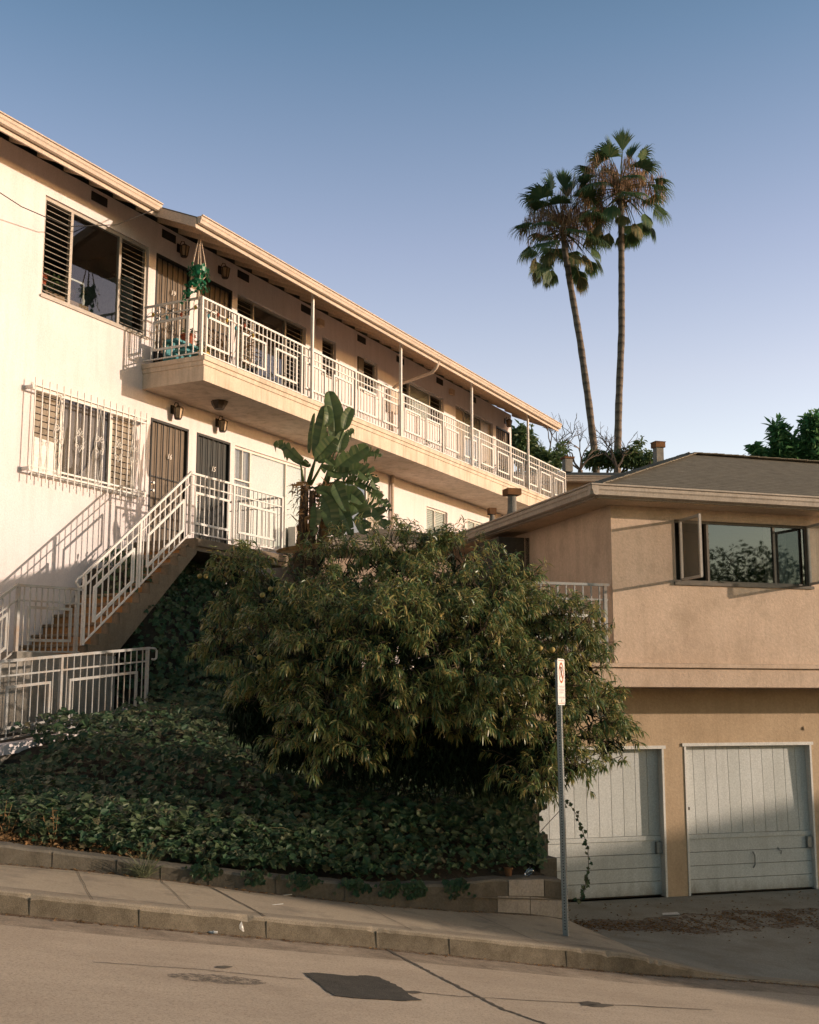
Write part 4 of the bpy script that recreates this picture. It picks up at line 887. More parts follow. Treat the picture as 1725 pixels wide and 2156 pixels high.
# ------------------------------------------------------------------ foliage
def leafstrip(mb, p, d, L, w, droop, seg=3, side=None):
    d = Vector(d).normalized(); side = side or d.cross(Vector((R.uniform(-1,1),R.uniform(-1,1),R.uniform(-1,1)))).normalized()
    vs = [Vector(p)]; q = Vector(p); dd = d.copy(); n = seg
    prof = {2:(.9,),3:(1.0,.75)}[n]
    for i in range(n):
        dd = (dd+Vector((0,0,-droop/n))).normalized(); q = q+dd*(L/n)
        if i < n-1: vs += [q+side*w*prof[i], q-side*w*prof[i]]
        else: vs.append(q)
    if n == 2: mb.add(vs, [(0,1,3,2)])
    else: mb.add(vs, [(0,1,2),(1,3,4,2),(3,5,4)])
# peach tree
tp = FS.p(.45,3.3,0); tp.z = hill(.45,3.3)-.05
pt = thing('fruit_tree', tp, 'wide drooping peach tree with pale round fruit above the ivy bank', 'tree')
LOB = [(500,1240,14.3,62,85),(470,1350,14.0,50,60),(600,1270,14.0,100,90),(720,1225,13.9,110,90),(820,1190,13.8,85,75),(880,1215,13.7,70,75),(965,1215,13.6,85,85),(1055,1255,13.5,80,70),(1130,1310,13.3,95,70),(1200,1335,13.1,70,50),
       (1215,1410,13.0,55,70),(1230,1510,12.9,75,70),(1285,1570,12.9,50,38),(1130,1570,12.6,100,85),(1090,1450,12.5,130,110),(960,1400,12.3,140,130),(830,1370,12.2,140,120),(700,1380,12.4,130,120),(570,1390,12.9,110,95),
       (700,1500,12.2,110,60),(840,1475,12.1,140,45),(1010,1505,12.2,120,50),(640,1560,12.3,60,45),(1130,1640,12.5,60,40),(1210,1620,12.6,40,35),(620,1470,12.9,80,70),(560,1480,13.2,60,50),(720,1590,12.3,70,50),(780,1560,12.2,60,50),(900,1480,13.3,200,110),(700,1420,13.6,150,110),(1050,1380,13.5,150,110),(1150,1460,13.3,90,90),(850,1330,13.9,200,100),(1010,1300,12.9,110,90),(860,1290,12.9,110,90),(690,1300,13.1,110,90)]
mb = MB(); tw = MB(); inn = MB()
def spray(p, out, L, nl, big=1):
    e = p+out*L+Vector((0,0,-.12*L)); tw.tube([p-out*.12,p+out*L*.5+Vector((0,0,.02)),e], [.005,.004,.0015], 3, False)
    o1 = out.orthogonal().normalized(); o2 = out.cross(o1)
    for i in range(nl):
        f = R.random()**.7; q = p+(e-p)*f; a = R.uniform(0,2*math.pi)
        d = (out*R.uniform(.5,1.1)+(o1*math.cos(a)+o2*math.sin(a))*.9+Vector((0,0,.35))).normalized()
        leafstrip(mb, q, d, R.uniform(.075,.135)*big, R.uniform(.0065,.0105)*big, R.uniform(1.0,3.0))
LOB = [(a,b-7,c,max(20,d-16),max(18,e-15)) for a,b,c,d,e in LOB]
for (px,py,Y,rx,ry) in LOB:
    c = at(px,py,Y); k = Y/FOC; ax, az = rx*k, ry*k; ay = max(.35, .75*(ax+az)/2); area = ax*az+ay*az+ax*ay
    for _ in range(int(62*area)+4):
        v = Vector((R.gauss(0,1)+.1,R.gauss(0,1)-.45,R.gauss(0,1)+.3)).normalized(); rr = R.uniform(.82,1.08)
        p = c+Vector((v.x*ax*rr, v.y*ay*rr, v.z*az*rr)); big = R.uniform(.85,1.15)
        for _ in range(R.randint(2,4)):
            out = (v+Vector((R.uniform(-.6,.6),R.uniform(-.6,.6),R.uniform(-.2,.8)))).normalized()
            spray(p+Vector((R.gauss(0,.06),R.gauss(0,.06),R.gauss(0,.05))), out, R.uniform(.10,.26), R.randint(17,25), big)
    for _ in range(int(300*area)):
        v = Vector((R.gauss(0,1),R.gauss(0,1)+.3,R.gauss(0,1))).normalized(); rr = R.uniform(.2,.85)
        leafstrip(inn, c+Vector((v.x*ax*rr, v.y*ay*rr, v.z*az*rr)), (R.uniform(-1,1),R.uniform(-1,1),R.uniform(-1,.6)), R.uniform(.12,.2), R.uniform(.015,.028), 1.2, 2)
for (px,py,Y,rx,ry) in [(760,1565,13.2,115,85),(900,1580,13.3,130,90),(1030,1585,13.2,110,80),(620,1545,13.3,85,70),(1120,1610,13.1,80,60),(540,1500,13.5,60,60),(850,1500,13.4,230,80)]:  # extra near-black leaves put the shade under the crown into colour
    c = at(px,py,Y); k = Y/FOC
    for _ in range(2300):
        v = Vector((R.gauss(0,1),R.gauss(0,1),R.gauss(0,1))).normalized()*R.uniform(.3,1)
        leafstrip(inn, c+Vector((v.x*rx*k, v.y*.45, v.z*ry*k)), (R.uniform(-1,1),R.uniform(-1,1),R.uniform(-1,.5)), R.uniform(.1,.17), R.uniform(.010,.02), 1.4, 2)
mb.build('crown', M['peach'], pt); inn.build('shaded_inner_leaves', M['peachshade'], pt); tw.build('twigs', M['bark'], pt)
mb = MB(); base = tp
mb.tube([base,base+Vector((.05,.0,.5)),base+Vector((.0,.05,1.0))],[.14,.11,.10],8)
for (px,py,Y,rx,ry) in LOB[::2]:
    e = at(px,py,Y); m1 = base+Vector((0,.05,.95)); mid = m1.lerp(e,.5)+Vector((R.uniform(-.15,.15),R.uniform(-.1,.1),.15)); mb.tube([m1,mid,e],[.06,.035,.012],6)
mb.build('trunk', M['bark'], pt, smooth=True)
for i,(px,py,Y) in enumerate([(421,1213,14.4),(434,1213,14.4),(477,1210,14.2),(518,1190,14.1),(553,1253,13.3),(760,1261,12.6),(787,1288,12.4),(799,1284,12.4),(776,1300,12.4),(547,1384,12.3),(1270,1290+15,13),(1163,1368,12.2),(1137,1365,12.2),(1312,1500-30,13.1),(1165,1400,12.2),(570,1240,13.4),(1240,1448-50,12.5)]):
    mb = MB(); mb.ball(at(px,py,Y), .030 if i != 7 else .036, 12, 8, .0, .96); mb.build('fruit', M['fruit'], pt, smooth=True)
mb = MB()
for a,b in (((421,1205,14.4),(448,1192,14.4)),((434,1206,14.4),(448,1192,14.4)),((448,1192,14.4),(490,1215,14.3))): mb.tube([at(*a),at(*b)], .006, 4)
mb.build('fruit_twig', M['bark'], pt)
# ivy on the bank
def ivyleaf(mb, c, nrm, r, fold=.25):
    nrm = Vector(nrm).normalized(); t = nrm.orthogonal().normalized(); t = Matrix.Rotation(R.uniform(0,6.28),3,nrm)@t; b = nrm.cross(t)
    # tip points downhill a little
    P = lambda x,y,z=0: Vector(c)+(t*x+b*y+nrm*z)*r
    mid = [P(0,-.55,.0),P(0,1.0,-.18)]
    R_ = [P(.32,-.72,fold*.4),P(.62,-.35,fold),P(.95,.05,fold*.7),P(.48,.22,fold*.9),P(.38,.55,fold*.4)]
    L_ = [P(-.32,-.72,fold*.4),P(-.62,-.35,fold),P(-.95,.05,fold*.7),P(-.48,.22,fold*.9),P(-.38,.55,fold*.4)]
    mb.add([mid[0]]+R_+[mid[1]]+L_[::-1], [(0,1,2,3,4,5,6),(0,6,7,8,9,10,11)])
mb = MB()
def normal(u, v, e=.08):
    a = FS.p(u+e,v,hill(u+e,v))-FS.p(u-e,v,hill(u-e,v)); b = FS.p(u,v+e,hill(u,v+e))-FS.p(u,v-e,hill(u,v-e)); n = a.cross(b); return n if n.z > 0 else -n
cnt = 0
while cnt < 16500:
    v = vw(0)+.1+13*R.random()**2.0; u = R.uniform(-5.2,3.0)
    if u > ub(v) or v < vw(u)+.24: continue
    P = FS.p(u,v,0); s, n = F1.inv(P.x,P.y)
    if n < .6: continue
    if s < -1.9 and n < 2.72: continue
    if -2.2 < s < 1.5 and 1.2 < n < 2.4: 
        if R.random() < .5: continue
    if s < -5.45 and n < 3.4: continue
    bed = v-vw(u)
    if u < -2.3 and bed < .55+.25*math.sin(u*3): continue
    # thickness of the ivy mat grows away from the wall
    clump = .5+.5*math.sin(u*3.1+math.sin(v*2.3)*1.7)*math.cos(v*2.6+u*.7)
    th = (.10+.34*sst(bed,.05,.8)*(.55+.45*clump)); f = R.random()**.45
    nn = normal(u,v).normalized(); zc = hill(u,v)+th*f
    up = (nn*.8+Vector((R.uniform(-.6,.6),R.uniform(-1.1,.2),R.uniform(.0,.7)))).normalized()
    ivyleaf(mb, FS.p(u,v-.07*f*sst(.9-bed,0,.8)-.05*R.random()**4,zc), up, R.uniform(.45,1.0)**1.3*.075*(1.0 if bed > .5 else .8)); cnt += 1
for _ in range(2600):
    s, n = R.uniform(-1.9,3.5), R.uniform(.35,2.75); P = F1.p(s,n,0); u, v = FS.inv(P.x,P.y)
    if u > ub(v): continue
    ivyleaf(mb, FS.p(u,v,hill(u,v)+R.uniform(.02,.3)), (R.uniform(-.5,.5),-1,R.uniform(0,.9)), R.uniform(.04,.08))
for _ in range(380):                                # tendrils and leaves hanging over the low wall
    u = R.choice((-1.25,-.8,-.35,.12,.5,.75,1.25))+R.gauss(0,.07); f = R.random(); zb = swz(u,vw(u)); h = interp(WH,u)
    ivyleaf(mb, FS.p(u, vw(u)-.03+R.uniform(-.03,.1)*(1-f), zb+h*(1.02-f*.75*R.random())+.03*R.random()), (R.uniform(-.4,.4)-.3,-1,R.uniform(0,.8)), R.uniform(.02,.045))
for _ in range(900):                                # mat climbing the driveway wall corner
    v = R.uniform(1.95,4.2); u = ub(v)-R.uniform(-.02,.7); ivyleaf(mb, FS.p(u,v,hill(min(u,ub(v)),v)+R.uniform(.1,.75)), (R.uniform(-.3,.6),-1,R.uniform(.1,.9)), R.uniform(.03,.06))
for _ in range(420):
    u = R.uniform(-4.8,2.3); v = vw(u)+.3+R.random()**1.6*5; P = FS.p(u,v,0)
    if u > ub(v) or F1.inv(P.x,P.y)[1] < 2.9: continue
    z = hill(u,v); leafstrip(mb, FS.p(u,v-.1,z+R.uniform(.15,.42)), (R.uniform(-1,1),R.uniform(-.8,.2),R.uniform(-.2,.7)), R.uniform(.2,.55), .003, .8)
tag(mb.build('ivy', M['ivy'], loc=FS.p(0,3,.3)), 'dense dark ivy covering the bank above the low wall', 'ivy', None, 'stuff')
# dry bed at the left end: dirt, dead leaves and stalks
mb = MB()
for _ in range(900):
    u = R.uniform(-4.4,-1.6); v = vw(u)+R.uniform(.17,.75); ivyleaf(mb, FS.p(u,v,hill(u,v)+R.uniform(.005,.05)), (R.uniform(-.7,.7),R.uniform(-.7,.3),1), R.uniform(.015,.035))
tag(mb.build('dry_leaves', M['dead']), kind='stuff')
for i,(u,v,h) in enumerate(((-3.0,1.5,.42),(-2.75,1.6,.35),(-2.55,1.45,.38),(-2.95,1.4,.25))):
    mb = MB(); b = FS.p(u,v,hill(u,v))
    for _ in range(5):
        t = b+Vector((R.uniform(-.1,.1),R.uniform(-.1,.1),h*R.uniform(.6,1))); mb.tube([b,b.lerp(t,.5)+Vector((.01,0,0)),t],[.004,.003,.002],3)
        for f in (.6,.75,.9): leafstrip(mb, b.lerp(t,f), (R.uniform(-1,1),R.uniform(-1,1),.4), .06, .008, .6)
    tag(mb.build('dry_weed', M['dead'], loc=b), 'thin reddish dry weed stalks in the dirt behind the left low wall','weed','dry weeds in the left bed')
# grass tuft on the sidewalk
b = FS.p(-1.78,vw(-1.78)-.05,swz(-1.78,1.1)); mb = MB()
for _ in range(150):
    a = R.uniform(0,6.28); e = R.uniform(.5,2.2); leafstrip(mb, b+Vector((R.gauss(0,.02),R.gauss(0,.02),0)), (math.cos(a)-.25,math.sin(a)*.7,e), R.uniform(.16,.36), .0022, R.uniform(.2,1.2))
tag(mb.build('grass_tuft', M['grass'], loc=b), 'spiky grey green grass tuft growing against the low wall', 'grass')
# bird of paradise
YB = 20.7; bp0 = at(640,1160,YB); bp = thing('bird_of_paradise', Vector((bp0.x,bp0.y,3.85)), 'giant bird of paradise plant with torn paddle leaves beside the landing', 'plant')
def cc(x,y,dy=0): return at(538.2+.2*x, 793.5+.2*y, YB+dy)
def paddle(pts, wpx, mat='bird', torn=0., dy=0, fold=.35, face=0.):
    """blade along the pixel polyline; width in crop pixels"""
    P = [cc(x,y,dy+.02*i) for i,(x,y) in enumerate(pts)]; n = 16; cur = []
    for i in range(n+1):
        t = i/n*(len(P)-1); k = min(int(t),len(P)-2); f = t-k
        p0,p1,p2,p3 = P[max(k-1,0)],P[k],P[k+1],P[min(k+2,len(P)-1)]
        cur.append(.5*((2*p1)+(p2-p0)*f+(2*p0-5*p1+4*p2-p3)*f*f+(3*p1-p0-3*p2+p3)*f**3))
    w = wpx*.2*YB/FOC/2; mb = MB(); view = Vector((math.sin(face),-math.cos(face),.05))
    for sgn in (-1,1):
        prev = None; gap = False
        for i in range(n+1):
            d = (cur[min(i+1,n)]-cur[max(i-1,0)]).normalized(); sd = d.cross(view).normalized()
            t = i/n; pr = (math.sin(math.pi*min(1,t*.93+.05))**.6)*(1 if t < .97 else .3)
            e = cur[i]+sd*sgn*w*pr*(1+R.uniform(-.05,.05))-view*(-fold*w*pr)+d*w*pr*.18
            row = (cur[i], cur[i].lerp(e,.55)+view*(.06*w), e)
            if prev is not None:
                if torn and R.random() < torn:
                    e2 = prev[2].lerp(row[2],.62); m2 = prev[1].lerp(row[1],.85); mb.add([prev[0],prev[1],prev[2],e2,m2,row[0]],[(0,1,4,5),(1,2,3,4)])
                    if R.random() < .5: row = (row[0], row[1]+Vector((0,0,-.03)), row[2]+Vector((0,.02,-.09)))
                else: mb.add([*prev,*row],[(0,1,4,3),(1,2,5,4)])
            prev = row
    mb.tube([cur[i]-view*.004 for i in range(0,n+1,4)], [.016,.013,.010,.007,.003], 5)
    return mb.build('leaf', M[mat], bp, smooth=True)
PL = [([(850,700),(830,420),(775,150)],210,0,.25,.25),([(630,840),(690,560),(730,300)],150,0,-.05,-.3),([(565,800),(590,600),(620,380)],70,0,.1,-.5),([(735,520),(770,420),(750,305)],110,0,-.1,.4),([(930,560),(960,430),(1015,325)],130,0,.2,.3),
      ([(930,620),(980,590),(1035,550)],70,.1,.2,.2),([(880,800),(900,680),(950,590)],160,.1,.05,.3),([(640,890),(740,760),(850,640)],190,.05,-.2,.1),([(700,800),(720,700),(740,570)],100,0,.0,-.2),
      ([(840,980),(980,860),(1190,730)],190,.25,-.2,.3),([(1080,860),(1200,790),(1335,825)],110,.3,.1,.2),([(580,940),(430,850),(300,720),(190,720)],120,.45,.1,-.4),([(690,940),(850,1010),(1080,990)],130,.1,-.3,0),
      ([(1080,950),(1190,1000),(1280,1190)],150,.3,.0,.4),([(900,1120),(1040,1090),(1190,1160),(1310,1200)],120,.5,.0,.2),([(640,1190),(780,1230),(920,1420),(1020,1670)],150,.1,-.45,.1),([(850,1230),(960,1220),(1060,1310)],160,.1,-.2,.3),
      ([(820,1340),(930,1430),(1010,1690)],130,.1,-.35,.2),([(950,1320),(1080,1400),(1150,1660)],230,.15,-.1,.3),([(730,1390),(800,1460),(900,1680)],260,.1,.05,0),([(1130,1350),(1250,1380),(1395,1600)],190,.5,.1,.3),([(1180,1200),(1300,1270),(1430,1410)],110,.5,.15,.4),
      ([(700,1250),(780,1400),(800,1600)],190,.15,-.5,0),([(900,1250),(1010,1230),(1130,1330)],170,.15,-.45,.2),([(620,1330),(640,1480),(600,1680)],120,.2,-.5,-.2),([(820,1120),(860,1180),(960,1420)],150,.1,-.55,.1),([(980,1000),(1080,980),(1200,1090)],150,.2,-.3,.2),([(760,1000),(900,950),(1090,880)],120,.2,.1,.2),([(660,900),(740,860),(840,940)],100,0,-.3,0)]
for pts,w,torn,dy,face in PL: paddle(pts,w,'bird',torn,dy,.3,face)
paddle([(520,1490),(640,1490),(730,1600),(760,1780)],70,'dead',.2,-.3); paddle([(220,1840),(450,1810),(710,1770)],75,'dead',.1,-.4); paddle([(380,1140),(450,1130),(540,1110)],50,'dead',.2,-.3)
for a,b,r in (((440,1900),(520,1150),.085),((640,1900),(740,1180),.075),((560,1850),(600,1200),.07)):
    mb = MB(); p,q = cc(*a),cc(*b); p.z = min(p.z,3.8); mb.tube([p,p.lerp(q,.5)+Vector((.03,0,0)),q],[r*1.1,r,r*.8],8); mb.build('stem', M['bark'], bp, smooth=True)
mb = MB()
for a,b in (((540,1150),(640,840)),((560,1150),(700,620)),((580,1140),(850,700)),((560,1160),(720,530)),((700,1160),(840,980)),((720,1170),(900,1110)),((700,1180),(930,560)),((500,1100),(470,900)),((470,900),(560,930)),((740,1190),(1080,950)),((620,1180),(900,1110)),((620,1250),(820,1340)),((640,1300),(950,1320)),((740,1150),(1130,1350)),((560,1180),(640,1190)),((640,1200),(720,1390)),((740,1180),(880,790))):
    p,q = cc(*a,.05),cc(*b,.05); mb.tube([p,p.lerp(q,.5)+Vector((0,0,.04)),q],[.03,.02,.014],6)
mb.build('leaf_stalks', M['bird'], bp, smooth=True)
mb = MB()
for _ in range(330):
    x,y = R.gauss(500,65),R.uniform(1120,1500)
    if R.random() < .4: x,y = R.uniform(640,830),R.uniform(1080,1400)
    leafstrip(mb, cc(x,y,R.uniform(-.15,.15)), (R.uniform(-1,1),R.uniform(-1,.5),R.uniform(-.6,.8)), R.uniform(.1,.3), R.uniform(.006,.014), R.uniform(.3,2))
for _ in range(120):
    x = R.uniform(420,760); y = R.uniform(1450,1800); leafstrip(mb, cc(x,y,R.uniform(-.15,.2)), (R.uniform(-.4,.4),R.uniform(-.6,.4),-1), R.uniform(.15,.4), R.uniform(.006,.02), .5)
mb.build('dead_sheaths', M['dead'], bp)
# ------------------------------------------------------------------ palms
def palm(label, trunkpix, Y, crown_r, nf, seed, lean=0):
    rr = random.Random(seed); base = at(*trunkpix[0],Y); base2 = base.copy(); base2.z = 9.0
    t = thing('palm_tree', base2, label, 'palm tree', 'tall fan palms behind the roofs')
    pts = [base2]+[at(*p,Y) for p in trunkpix]; n = len(pts)
    mb = MB(); dense = []
    for a,b in zip(pts,pts[1:]):
        for i in range(6): dense.append(a.lerp(b,i/6))
    dense.append(pts[-1]); m = len(dense); mb.tube(dense,[.185-.05*(i/m)+(.05 if i < 2 else 0)+.009*math.sin(i*2.3) for i in range(m)],14); mb.build('trunk', M['trunk'], t, smooth=True)
    top = pts[-1]
    mb = MB()                                    # old leaf bases under the crown
    for _ in range(90):
        a = rr.uniform(0,6.28); z = rr.uniform(-.9,.15); p = top+Vector((.2*math.cos(a),.2*math.sin(a),z)); leafstrip(mb, p, (math.cos(a),math.sin(a),rr.uniform(-.2,1.0)), rr.uniform(.25,.5), .035, .3)
    mb.build('leaf_bases', M['dead'], t)
    for i in range(nf):
        f = (i+.5)/nf; el = math.radians((86-100*(f/.66)**.95 if f < .66 else -8-36*(f-.66)/.34)+rr.uniform(-10,10)); az = i*2.39996+rr.uniform(-.35,.35)
        hd = Vector((math.cos(az),math.sin(az),0)); L = crown_r*rr.uniform(.62,.78)*(1.15 if f > .5 else 1)
        mb = MB(); p = top+Vector((0,0,.1-.5*f)); path = [p]; d = (hd*math.cos(el)+Vector((0,0,math.sin(el)))).normalized()
        for k in range(5):
            d = (d+Vector((0,0,-.10-.10*f))).normalized(); p = p+d*L/5; path.append(p)
        mb.tube(path,[.035,.03,.026,.022,.018,.014],5)
        side = hd.cross(Vector((0,0,1))); side = (side-d*side.dot(d)).normalized(); up = side.cross(d).normalized()
        if up.z < 0 and f < .6: up = -up
        if f >= .66:
            d = (hd*.35+Vector((0,0,-1))+Vector((rr.uniform(-.15,.15),rr.uniform(-.15,.15),0))).normalized(); side = (side-d*side.dot(d)).normalized(); up = hd
        fr = crown_r*rr.uniform(.40,.52)*(1 if f < .66 else .80); ns = 34; spread = .7 if f < .1 else (2.1 if f < .66 else 1.15)
        dr = (.2 if f < .1 else .9+1.5*f)
        for j in range(ns):
            a = (j/(ns-1)-.5)*2*spread*.78; ln = fr*(1-.22*abs(a)/spread)*rr.uniform(.88,1.08)
            dd = (d*math.cos(a)+side*math.sin(a)+up*.20*math.cos(a)).normalized()
            tx = d*(-math.sin(a))+side*math.cos(a)
            w = .035*crown_r/2.2; q = path[-1]; q1 = q+dd*ln*.55; dd2 = (dd+Vector((0,0,-.35*dr-rr.uniform(0,.3)))).normalized(); q2 = q1+dd2*ln*.28; dd3 = (dd2+Vector((0,0,-.9*dr))).normalized(); q3 = q2+dd3*ln*.26
            mb.add([q,q1+tx*w,q1-tx*w,q2+tx*w*.5,q2-tx*w*.5,q3],[(0,1,2),(1,3,4,2),(3,5,4)])
        mb.build('frond', M['frond' if f < .66 or i % 3 else 'oldfrond'], t)
    mb = MB()                                    # dry hanging flower stalks
    for _ in range(120):
        a = rr.uniform(0,6.28); r0 = rr.uniform(.25,.85)*crown_r; p = top+Vector((math.cos(a)*r0,math.sin(a)*r0,rr.uniform(.0,.55)*crown_r)); mb.tube([top+Vector((0,0,.1)),top.lerp(p,.6)+Vector((0,0,.35)),p],[.015,.012,.008],3,False)
        for _ in range(10): leafstrip(mb, p+Vector((rr.uniform(-.15,.15),rr.uniform(-.15,.15),rr.uniform(-.1,.1))), (rr.uniform(-.35,.35),rr.uniform(-.35,.35),-1), rr.uniform(.5,1.3), .016, .3)
    mb.build('flower_stalks', M['straw'], t)
palm('shorter leaning fan palm, left of the two behind the roofs', [(1255,975),(1240,850),(1222,720),(1203,610),(1190,530),(1184,478)], 57, 2.5, 44, 3)
palm('taller straight fan palm, right of the two behind the roofs', [(1300,975),(1303,850),(1309,700),(1309,580),(1308,480),(1307,398)], 56, 2.45, 40, 11)
# ------------------------------------------------------------------ trees behind the roofs
def blobtree(name, label, lobes, Y, mat, size, dens, zbase, dry=.35, stemw=.12):
    c = at(lobes[0][0],lobes[0][1],Y); t = thing(name, Vector((c.x,c.y,zbase)), label, 'tree'); mb = MB(); br = MB(); k = Y/FOC
    for px,py,rx,ry in lobes:
        q = at(px,py,Y)
        for _ in range(int(rx*ry*dens)):
            v = Vector((R.gauss(0,1),R.gauss(0,1),R.gauss(0,1))).normalized()*R.uniform(.45,1.05)
            p = q+Vector((v.x*rx*k, v.y*(rx+ry)*.5*k, v.z*ry*k))
            for _ in range(5): leafstrip(mb, p+Vector((R.gauss(0,.08),R.gauss(0,.08),R.gauss(0,.08))), (R.uniform(-1,1),R.uniform(-1,1),R.uniform(-.5,1)), size*R.uniform(.7,1.3), size*.2, R.uniform(.2,1.3), 2)
        m = Vector((c.x,c.y,zbase)).lerp(q,.55); br.tube([Vector((c.x,c.y,zbase)),m,q],[stemw,stemw*.6,.03],6)
    br.build('trunk', M['bark'], t); mb.build('crown', M[mat], t); return t
blobtree('leafy_tree','olive green bushy tree behind the far end of the balcony',[(1097,935,24,38),(1120,965,30,25),(1150,975,30,20)],44,'bush',.30,.30,6.5)
blobtree('leafy_shrub','green shrub crowding the base of the two palms',[(1252,965,22,14),(1285,968,26,14),(1325,965,30,20),(1350,972,22,12)],50,'bush',.28,.30,9)
blobtree('leafy_shrub','tiny green sprig just left of the rusty capped chimney',[(1368,962,6,10)],46,'bush',.25,.4,9)
blobtree('bamboo','tall feathery green bamboo clump at the right edge, tallest of the three',[(1710,895,12,26),(1706,925,13,24),(1702,952,15,20),(1722,905,10,30),(1722,950,14,24)],42,'bamboo',.36,.30,4)
blobtree('bamboo','feathery green bamboo clump in the middle behind the hip roof',[(1640,908,11,18),(1644,932,13,20),(1640,956,15,16),(1662,945,10,20),(1672,952,9,20)],42,'bamboo',.36,.30,4)
blobtree('bamboo','short sparse bamboo sprig, leftmost and lowest of the clumps',[(1588,945,7,8),(1596,956,9,8),(1604,964,9,6)],42,'bamboo',.36,.26,4)
def bare(mb, p, d, L, r, dep):
    d = d.normalized(); q = p+d*L*.5+Vector((R.uniform(-.1,.1),0,R.uniform(-.05,.1)))*L; e = q+(d+Vector((R.uniform(-.5,.5),R.uniform(-.4,.4),R.uniform(-.1,.5)))).normalized()*L*.5
    mb.tube([p,q,e],[r,r*.8,r*.6],4,False)
    if dep > 0:
        for _ in range(R.randint(2,3)): bare(mb, e if R.random() < .6 else q, d+Vector((R.uniform(-1,1),R.uniform(-.7,.7),R.uniform(-.5,.7))), L*R.uniform(.55,.8), r*.6, dep-1)
for px,py,Y,L,lab,lv in ((1160,985,47,1.5,'half bare tree with dry grey branches right of the balcony end',[(1170,960,22,18),(1182,945,12,12)]),(1222,990,48,1.4,'leafless grey branching tree left of the leaning palm',[]),(1300,985,49,1.3,'dry twisted branches standing between the two palms',[(1365-22,935,9,6)])):
    p = at(px,py,Y); t = thing('bare_tree', Vector((p.x,p.y,9.2)), lab, 'tree'); mb = MB(); mb.tube([Vector((p.x,p.y,9.2)),p],[.13,.1],6)
    for a in range(4): bare(mb, p, Vector((R.uniform(-1,1),R.uniform(-.5,.5),R.uniform(.5,1.2))), L*.62, .05, 3)
    mb.build('branches', M['bare'], t)
    if lv:
        mb = MB(); k = Y/FOC
        for x,y,rx,ry in lv:
            q = at(x,y,Y)
            for _ in range(90):
                g = q+Vector((R.gauss(0,.5)*rx*k,R.gauss(0,.4),R.gauss(0,.5)*ry*k)); leafstrip(mb, g, (R.uniform(-1,1),R.uniform(-1,1),R.uniform(-.5,1)), .25, .05, .6, 2)
        mb.build('crown', M['bush'], t)
# trees across the street, seen only as reflections in the upper window
for X,Y,h,rw in ((28,-1.7,5.9,3.3),(25.2,-3.4,3.6,2.1)):
    z0 = zr(FS.inv(X,Y)[0]); t = thing('street_tree', (X,Y,z0), 'round dark street tree on the far side of the road', 'tree', 'trees across the road'); mb = MB(); br = MB(); b = Vector((X,Y,z0)); br.tube([b,b+Vector((0,0,h))],[.2,.12],8); br.build('trunk', M['bark'], t)
    for _ in range(int(3600*rw)):
        v = Vector((R.gauss(0,1),R.gauss(0,1),R.gauss(0,1))).normalized()*R.uniform(.4,1); p = b+Vector((v.x*rw,v.y*rw,h+1.0+v.z*rw*1.1)); leafstrip(mb, p, (R.uniform(-1,1),R.uniform(-1,1),R.uniform(-.5,1)), .24, .06, .6, 2)
    mb.build('crown', M['bush'], t)
# ------------------------------------------------------------------ parking sign
su, sv = 2.0, .56; sb = FS.p(su,sv,swz(su,sv)); sg = thing('parking_sign', sb, 'white no parking sign on a perforated square steel post at the kerb', 'sign')
nrm = Vector((.938,-.346,0)).normalized(); sid = Vector((-nrm.y,nrm.x,0))       # plate faces downhill, sid runs to the reader's right
topz = at(1183,1387,sb.y).z; lean = Vector((-.012,0,0))
mb = MB(); tp_ = Vector((sb.x+lean.x*2.4,sb.y,topz-.01)); mb.bar(sb-Vector((0,0,.1)), tp_, .05, .05, (nrm.x,nrm.y,0)); mb.build('post', M['galv'], sg, bevel=.004)
mb = MB(); ax = (tp_-sb)
i = .06
while i < ax.length-.05:
    c = sb+ax*(i/ax.length)
    for dv in (nrm, -sid):
        o = dv.cross(Vector((0,0,1))); a = 6
        mb.add([c+dv*.0262+(o*math.cos(j*math.pi/3)+Vector((0,0,1))*math.sin(j*math.pi/3))*.006 for j in range(6)],[tuple(range(6))])
    i += .0254
mb.build('post_holes', M['black'], sg)
hs, ws = .435, .29; pc = Vector((tp_.x,tp_.y,topz-hs/2))+nrm*.030
mb = MB(); pts = []; rc = .03
for cxs,czs,a0 in ((1,1,0),(-1,1,90),(-1,-1,180),(1,-1,270)):
    for k in range(5):
        a = math.radians(a0+22.5*k); pts.append((cxs*(ws/2-rc)+rc*math.cos(a), czs*(hs/2-rc)+rc*math.sin(a)))
m_ = len(pts); mb.add([pc+nrm*d+sid*x+Vector((0,0,z)) for d in (-.0015,.0015) for x,z in pts],[tuple(range(m_))[::-1],tuple(range(m_,2*m_))]+[(i,(i+1)%m_,m_+(i+1)%m_,m_+i) for i in range(m_)]); plate = mb.build('sign_plate', M['sign'], sg)
mb = MB(); Q = lambda x,z,l=.0025: pc+nrm*l+sid*x+Vector((0,0,z))
zc = .085; ro, ri = .098, .078
for i in range(32):
    a,b = 2*math.pi*i/32,2*math.pi*(i+1)/32; mb.quad(Q(ro*math.cos(a),zc+ro*math.sin(a)),Q(ro*math.cos(b),zc+ro*math.sin(b)),Q(ri*math.cos(b),zc+ri*math.sin(b)),Q(ri*math.cos(a),zc+ri*math.sin(a)))
x_ = .056; mb.quad(Q(-x_-.008,zc+x_-.008,.0045),Q(x_-.008,zc-x_-.008,.0045),Q(x_+.008,zc-x_+.008,.0045),Q(-x_+.008,zc+x_+.008,.0045))
